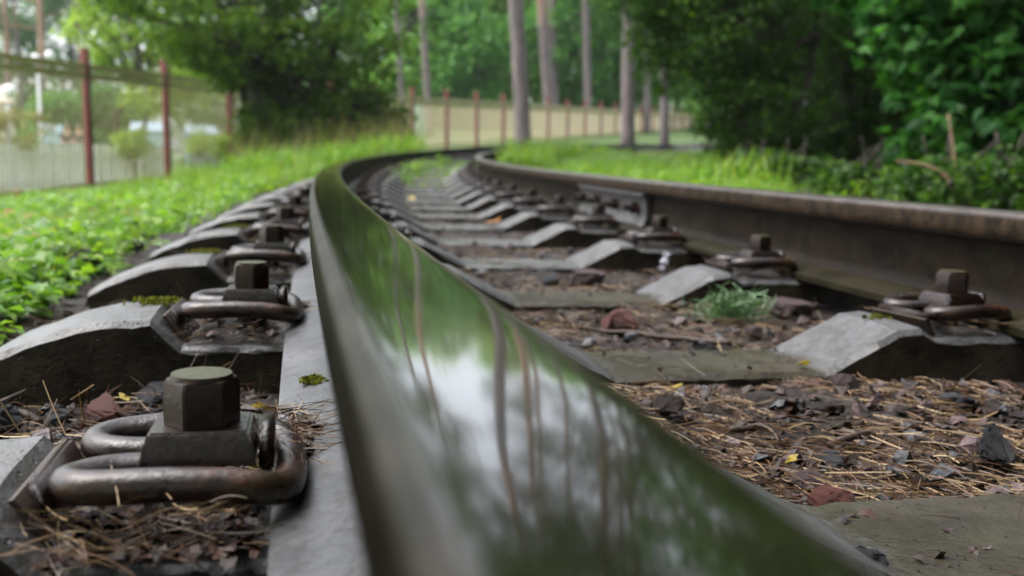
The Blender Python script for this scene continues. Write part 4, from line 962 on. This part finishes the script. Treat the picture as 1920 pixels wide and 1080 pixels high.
# ------------------------------------------------------------------ lamps and things of the park beyond
LAMPW = mat_simple('white_globe', (.85, .85, .87), (.8, .8, .82), 5, .3, 0, .001)
LPOLE = mat_simple('white_lamp_pole', (.55, .56, .58), (.48, .5, .52), 8, .5, .1, .001)
def lamp(globes, D, label, rad=.14):
    b = gbase(sum(g[0] for g in globes)/len(globes), D); t = empty('street_lamp', label, 'street lamp', 'white globe lamps of the park', Matrix.Translation(b))
    tops = [at(gx_, gy_, D)-b for gx_, gy_ in globes]; zt = min(q.z for q in tops)-rad-.12
    bm = bmesh.new(); tube(bm, [(0, 0, -.3), (0, 0, .5), (0, 0, zt)], [.07, .05, .04], 12)
    for q in tops: tube(bm, smooth_path([(0, 0, zt-.3), (q.x*.6, q.y*.6, zt-.15), (q.x, q.y, q.z-rad-.02)], 4), .02, 8)
    link('pole', bm_mesh('pole', bm, True), LPOLE, t)
    for q in tops:
        bm = bmesh.new(); bmesh.ops.create_uvsphere(bm, u_segments=20, v_segments=14, radius=rad, matrix=Matrix.Translation(q))
        link('globe', bm_mesh('globe', bm, True), LAMPW, t)
lamp([(66, 110), (93, 104)], 34, 'twin-globe white street lamp left of the nearest red post')
lamp([(155, 93), (178, 68)], 30, 'white street lamp whose globes show above the nearest red post')
lamp([(20, 172)], 26, 'single large white globe lamp at the left edge', .17)
def building(px, py0, py1, wpx, D, label, wall, roof, kind='kiosk'):
    b = gbase(px, D); zt = at(px, py0, D).z-b.z; wd = wpx/F_PX*D; M = Matrix.Translation(b) @ Matrix.Rotation(.2, 4, 'Z'); t = empty(kind, label, kind, None, M)
    bm = bmesh.new(); add_box(bm, 0, 0, zt*.4, wd, wd*.8, zt*.8+.2); link('wall', bm_mesh('wall', bm), wall, t)
    bm = bmesh.new(); ht = zt*.2; q = [bm.verts.new(v) for v in ((-wd*.56, -wd*.5, zt*.83), (wd*.56, -wd*.5, zt*.83), (wd*.56, wd*.5, zt*.83), (-wd*.56, wd*.5, zt*.83), (-wd*.5, 0, zt*.83+ht), (wd*.5, 0, zt*.83+ht))]
    for f in ((0, 1, 5, 4), (2, 3, 4, 5), (0, 4, 3), (1, 2, 5), (3, 2, 1, 0)): bm.faces.new([q[k] for k in f])
    link('roof', bm_mesh('roof', bm), roof, t)
    bm = bmesh.new(); add_box(bm, -wd*.15, -wd*.41, zt*.45, wd*.3, .04, zt*.35); w_ = link('window', bm_mesh('window', bm), mat_simple('dark_window', (.05, .07, .09), (.08, .1, .12), 3, .15, 0, .001), t)
    bm = bmesh.new(); add_box(bm, -wd*.15, -wd*.42, zt*.62, wd*.36, .08, .08); link('sill', bm_mesh('sill', bm), wall, w_)
PALE = mat_simple('pale_blue_wall', (.50, .62, .68), (.42, .55, .62), 4, .6, .1, .002)
PALER = mat_simple('white_roof', (.26, .33, .38), (.20, .27, .32), 4, .4, .1, .002)
BLUE = mat_simple('grey_blue_sheet', (.26, .38, .46), (.20, .30, .38), 4, .5, .1, .002)
CREAM = mat_simple('cream_wall', (.70, .58, .48), (.62, .50, .42), 4, .6, .1, .002)
TURQ = mat_simple('turquoise_board', (.22, .62, .52), (.18, .52, .45), 4, .5, .1, .002)
building(282, 232, 290, 58, 48, 'pale blue kiosk with white roof between the first two red posts', PALE, PALER)
building(378, 238, 290, 50, 52, 'grey-blue kiosk right of the second red post', mat_simple('slate_blue_sheet', (.16, .24, .30), (.12, .19, .24), 4, .5, .1, .002), PALER)
building(2, 165, 290, 44, 44, 'cream pink kiosk at the left picture edge', CREAM, CREAM)
building(100, 236, 290, 30, 50, 'small light blue kiosk left of the red bench', PALE, BLUE)
b = gbase(788, 33); t = empty('notice_board', 'pale turquoise board standing behind the far fence, beside its first post', 'board', None, Matrix.Translation(b) @ Matrix.Rotation(.2, 4, 'Z'))
zt = at(788, 196, 33).z-b.z; bm = bmesh.new(); add_box(bm, 0, 0, zt*.55, .28, .05, zt*.9); link('panel', bm_mesh('panel', bm), TURQ, t)
for sx_ in (-.11, .11):
    bm = bmesh.new(); add_box(bm, sx_, .05, zt*.5, .05, .04, zt); link('leg', bm_mesh('leg', bm), POSTM, t)

# red bench with a seated person, beyond the white fence
RED = mat_simple('red_paint', (.26, .012, .02), (.20, .010, .015), 6, .4, .1, .001)
D = 40; bb = at(140, 279, D); M = Matrix.Translation((bb.x, bb.y, bb.z-.45)) @ Matrix.Rotation(-.15+math.pi, 4, 'Z')
t = empty('park_bench', 'red bench beyond the white fence, left of the nearest red post', 'bench', None, M)
bm = bmesh.new(); add_box(bm, 0, 0, .45, .95, .4, .05); link('seat', bm_mesh('seat', bm), RED, t)
bm = bmesh.new(); add_box(bm, 0, -.22, .72, .95, .04, .36); link('backrest', bm_mesh('backrest', bm), RED, t)
for sx_ in (-.42, .42):
    bm = bmesh.new(); add_box(bm, sx_, 0, .1, .06, .4, .64); add_box(bm, sx_, .02, .62, .06, .36, .04); link('leg', bm_mesh('leg', bm), RED, t)
def skin(name, V, E, Rr, mat, parent, M=None, sub=2):
    me = bpy.data.meshes.new(name); me.from_pydata(V, E, []); o = link(name, me, mat, parent, M)
    md = o.modifiers.new('skin', 'SKIN'); sv_ = me.skin_vertices[0].data
    for i, r_ in enumerate(Rr): sv_[i].radius = (r_ if hasattr(r_, '__len__') else (r_, r_))
    sv_[0].use_root = True; md.use_smooth_shade = True; o.modifiers.new('sub', 'SUBSURF').render_levels = sub; o.modifiers['sub'].levels = sub; return o
CLOTH = mat_simple('black_cloth', (.02, .02, .025), (.03, .03, .035), 10, .8, .2, .002); SKIN = mat_simple('skin', (.50, .30, .22), (.45, .27, .2), 5, .5, 0, .001)
HAIR = mat_simple('brown_hair', (.06, .035, .02), (.04, .025, .015), 30, .6, .3, .002)
def seated(dx, label, hair, cloth, Mb):
    Mp = Mb @ Matrix.Translation((dx, 0, 0)); t = empty('person', label, 'person', None, Mp)
    V = [(0, 0, .56), (0, -.03, .75), (0, -.02, .97), (0, 0, 1.08), (0, .02, 1.22), (0, .03, 1.30), (-.19, 0, 1.0), (-.24, .08, .76), (-.12, .25, .66), (.19, 0, 1.0), (.24, .08, .76), (.12, .25, .66),
         (-.10, .22, .55), (-.11, .44, .53), (-.11, .44, .10), (-.11, .56, .06), (.10, .22, .55), (.11, .44, .53), (.11, .44, .10), (.11, .56, .06)]
    E = [(0, 1), (1, 2), (2, 3), (3, 4), (4, 5), (2, 6), (6, 7), (7, 8), (2, 9), (9, 10), (10, 11), (0, 12), (12, 13), (13, 14), (14, 15), (0, 16), (16, 17), (17, 18), (18, 19)]
    Rr = [(.16, .12), (.15, .11), (.16, .10), .055, (.08, .10), (.07, .08), .055, .045, .03, .055, .045, .03, .085, .065, .045, .035, .085, .065, .045, .035]
    skin('body', V, E, Rr, SKIN, t)
    skin('jacket', V[:3]+V[6:8]+V[9:11], [(0, 1), (1, 2), (2, 3), (3, 4), (2, 5), (5, 6)], [(.18, .14), (.17, .13), (.18, .12), .07, .06, .07, .06], cloth, t)
    skin('trousers', [V[0]]+V[12:15]+V[16:19], [(0, 1), (1, 2), (2, 3), (0, 4), (4, 5), (5, 6)], [(.18, .14), .098, .078, .058, .098, .078, .058], CLOTH, t)
    bm = bmesh.new(); bmesh.ops.create_uvsphere(bm, u_segments=16, v_segments=10, radius=.112, matrix=Matrix.Translation((0, -.012, 1.27)) @ Matrix.Diagonal((.92, 1.0, 1.0, 1)))
    link('hair', bm_mesh('hair', bm, True), hair, t)
seated(-.2, 'person in black clothes sitting at one end of the red bench, dark hair', HAIR, CLOTH, M)
seated(.22, 'person in dark jacket sitting on the red bench nearer the red post', HAIR, CLOTH, M)

# ------------------------------------------------------------------ moist air
hm = bpy.data.materials.new('moist_air'); hm.use_nodes = True; hn = hm.node_tree; hn.nodes.remove(hn.nodes['Principled BSDF'])
pv = hn.nodes.new('ShaderNodeVolumePrincipled'); pv.inputs['Color'].default_value = (.86, .93, 1, 1); pv.inputs['Density'].default_value = .0004; pv.inputs['Anisotropy'].default_value = .3
hn.links.new(pv.outputs[0], hn.nodes['Material Output'].inputs['Volume'])
bm = bmesh.new(); add_box(bm, 20, 150, 12, 600, 560, 34)
prop(link('haze', bm_mesh('haze', bm), hm), kind='stuff')
S.cycles.volume_bounces = 1; S.cycles.volume_step_rate = 10
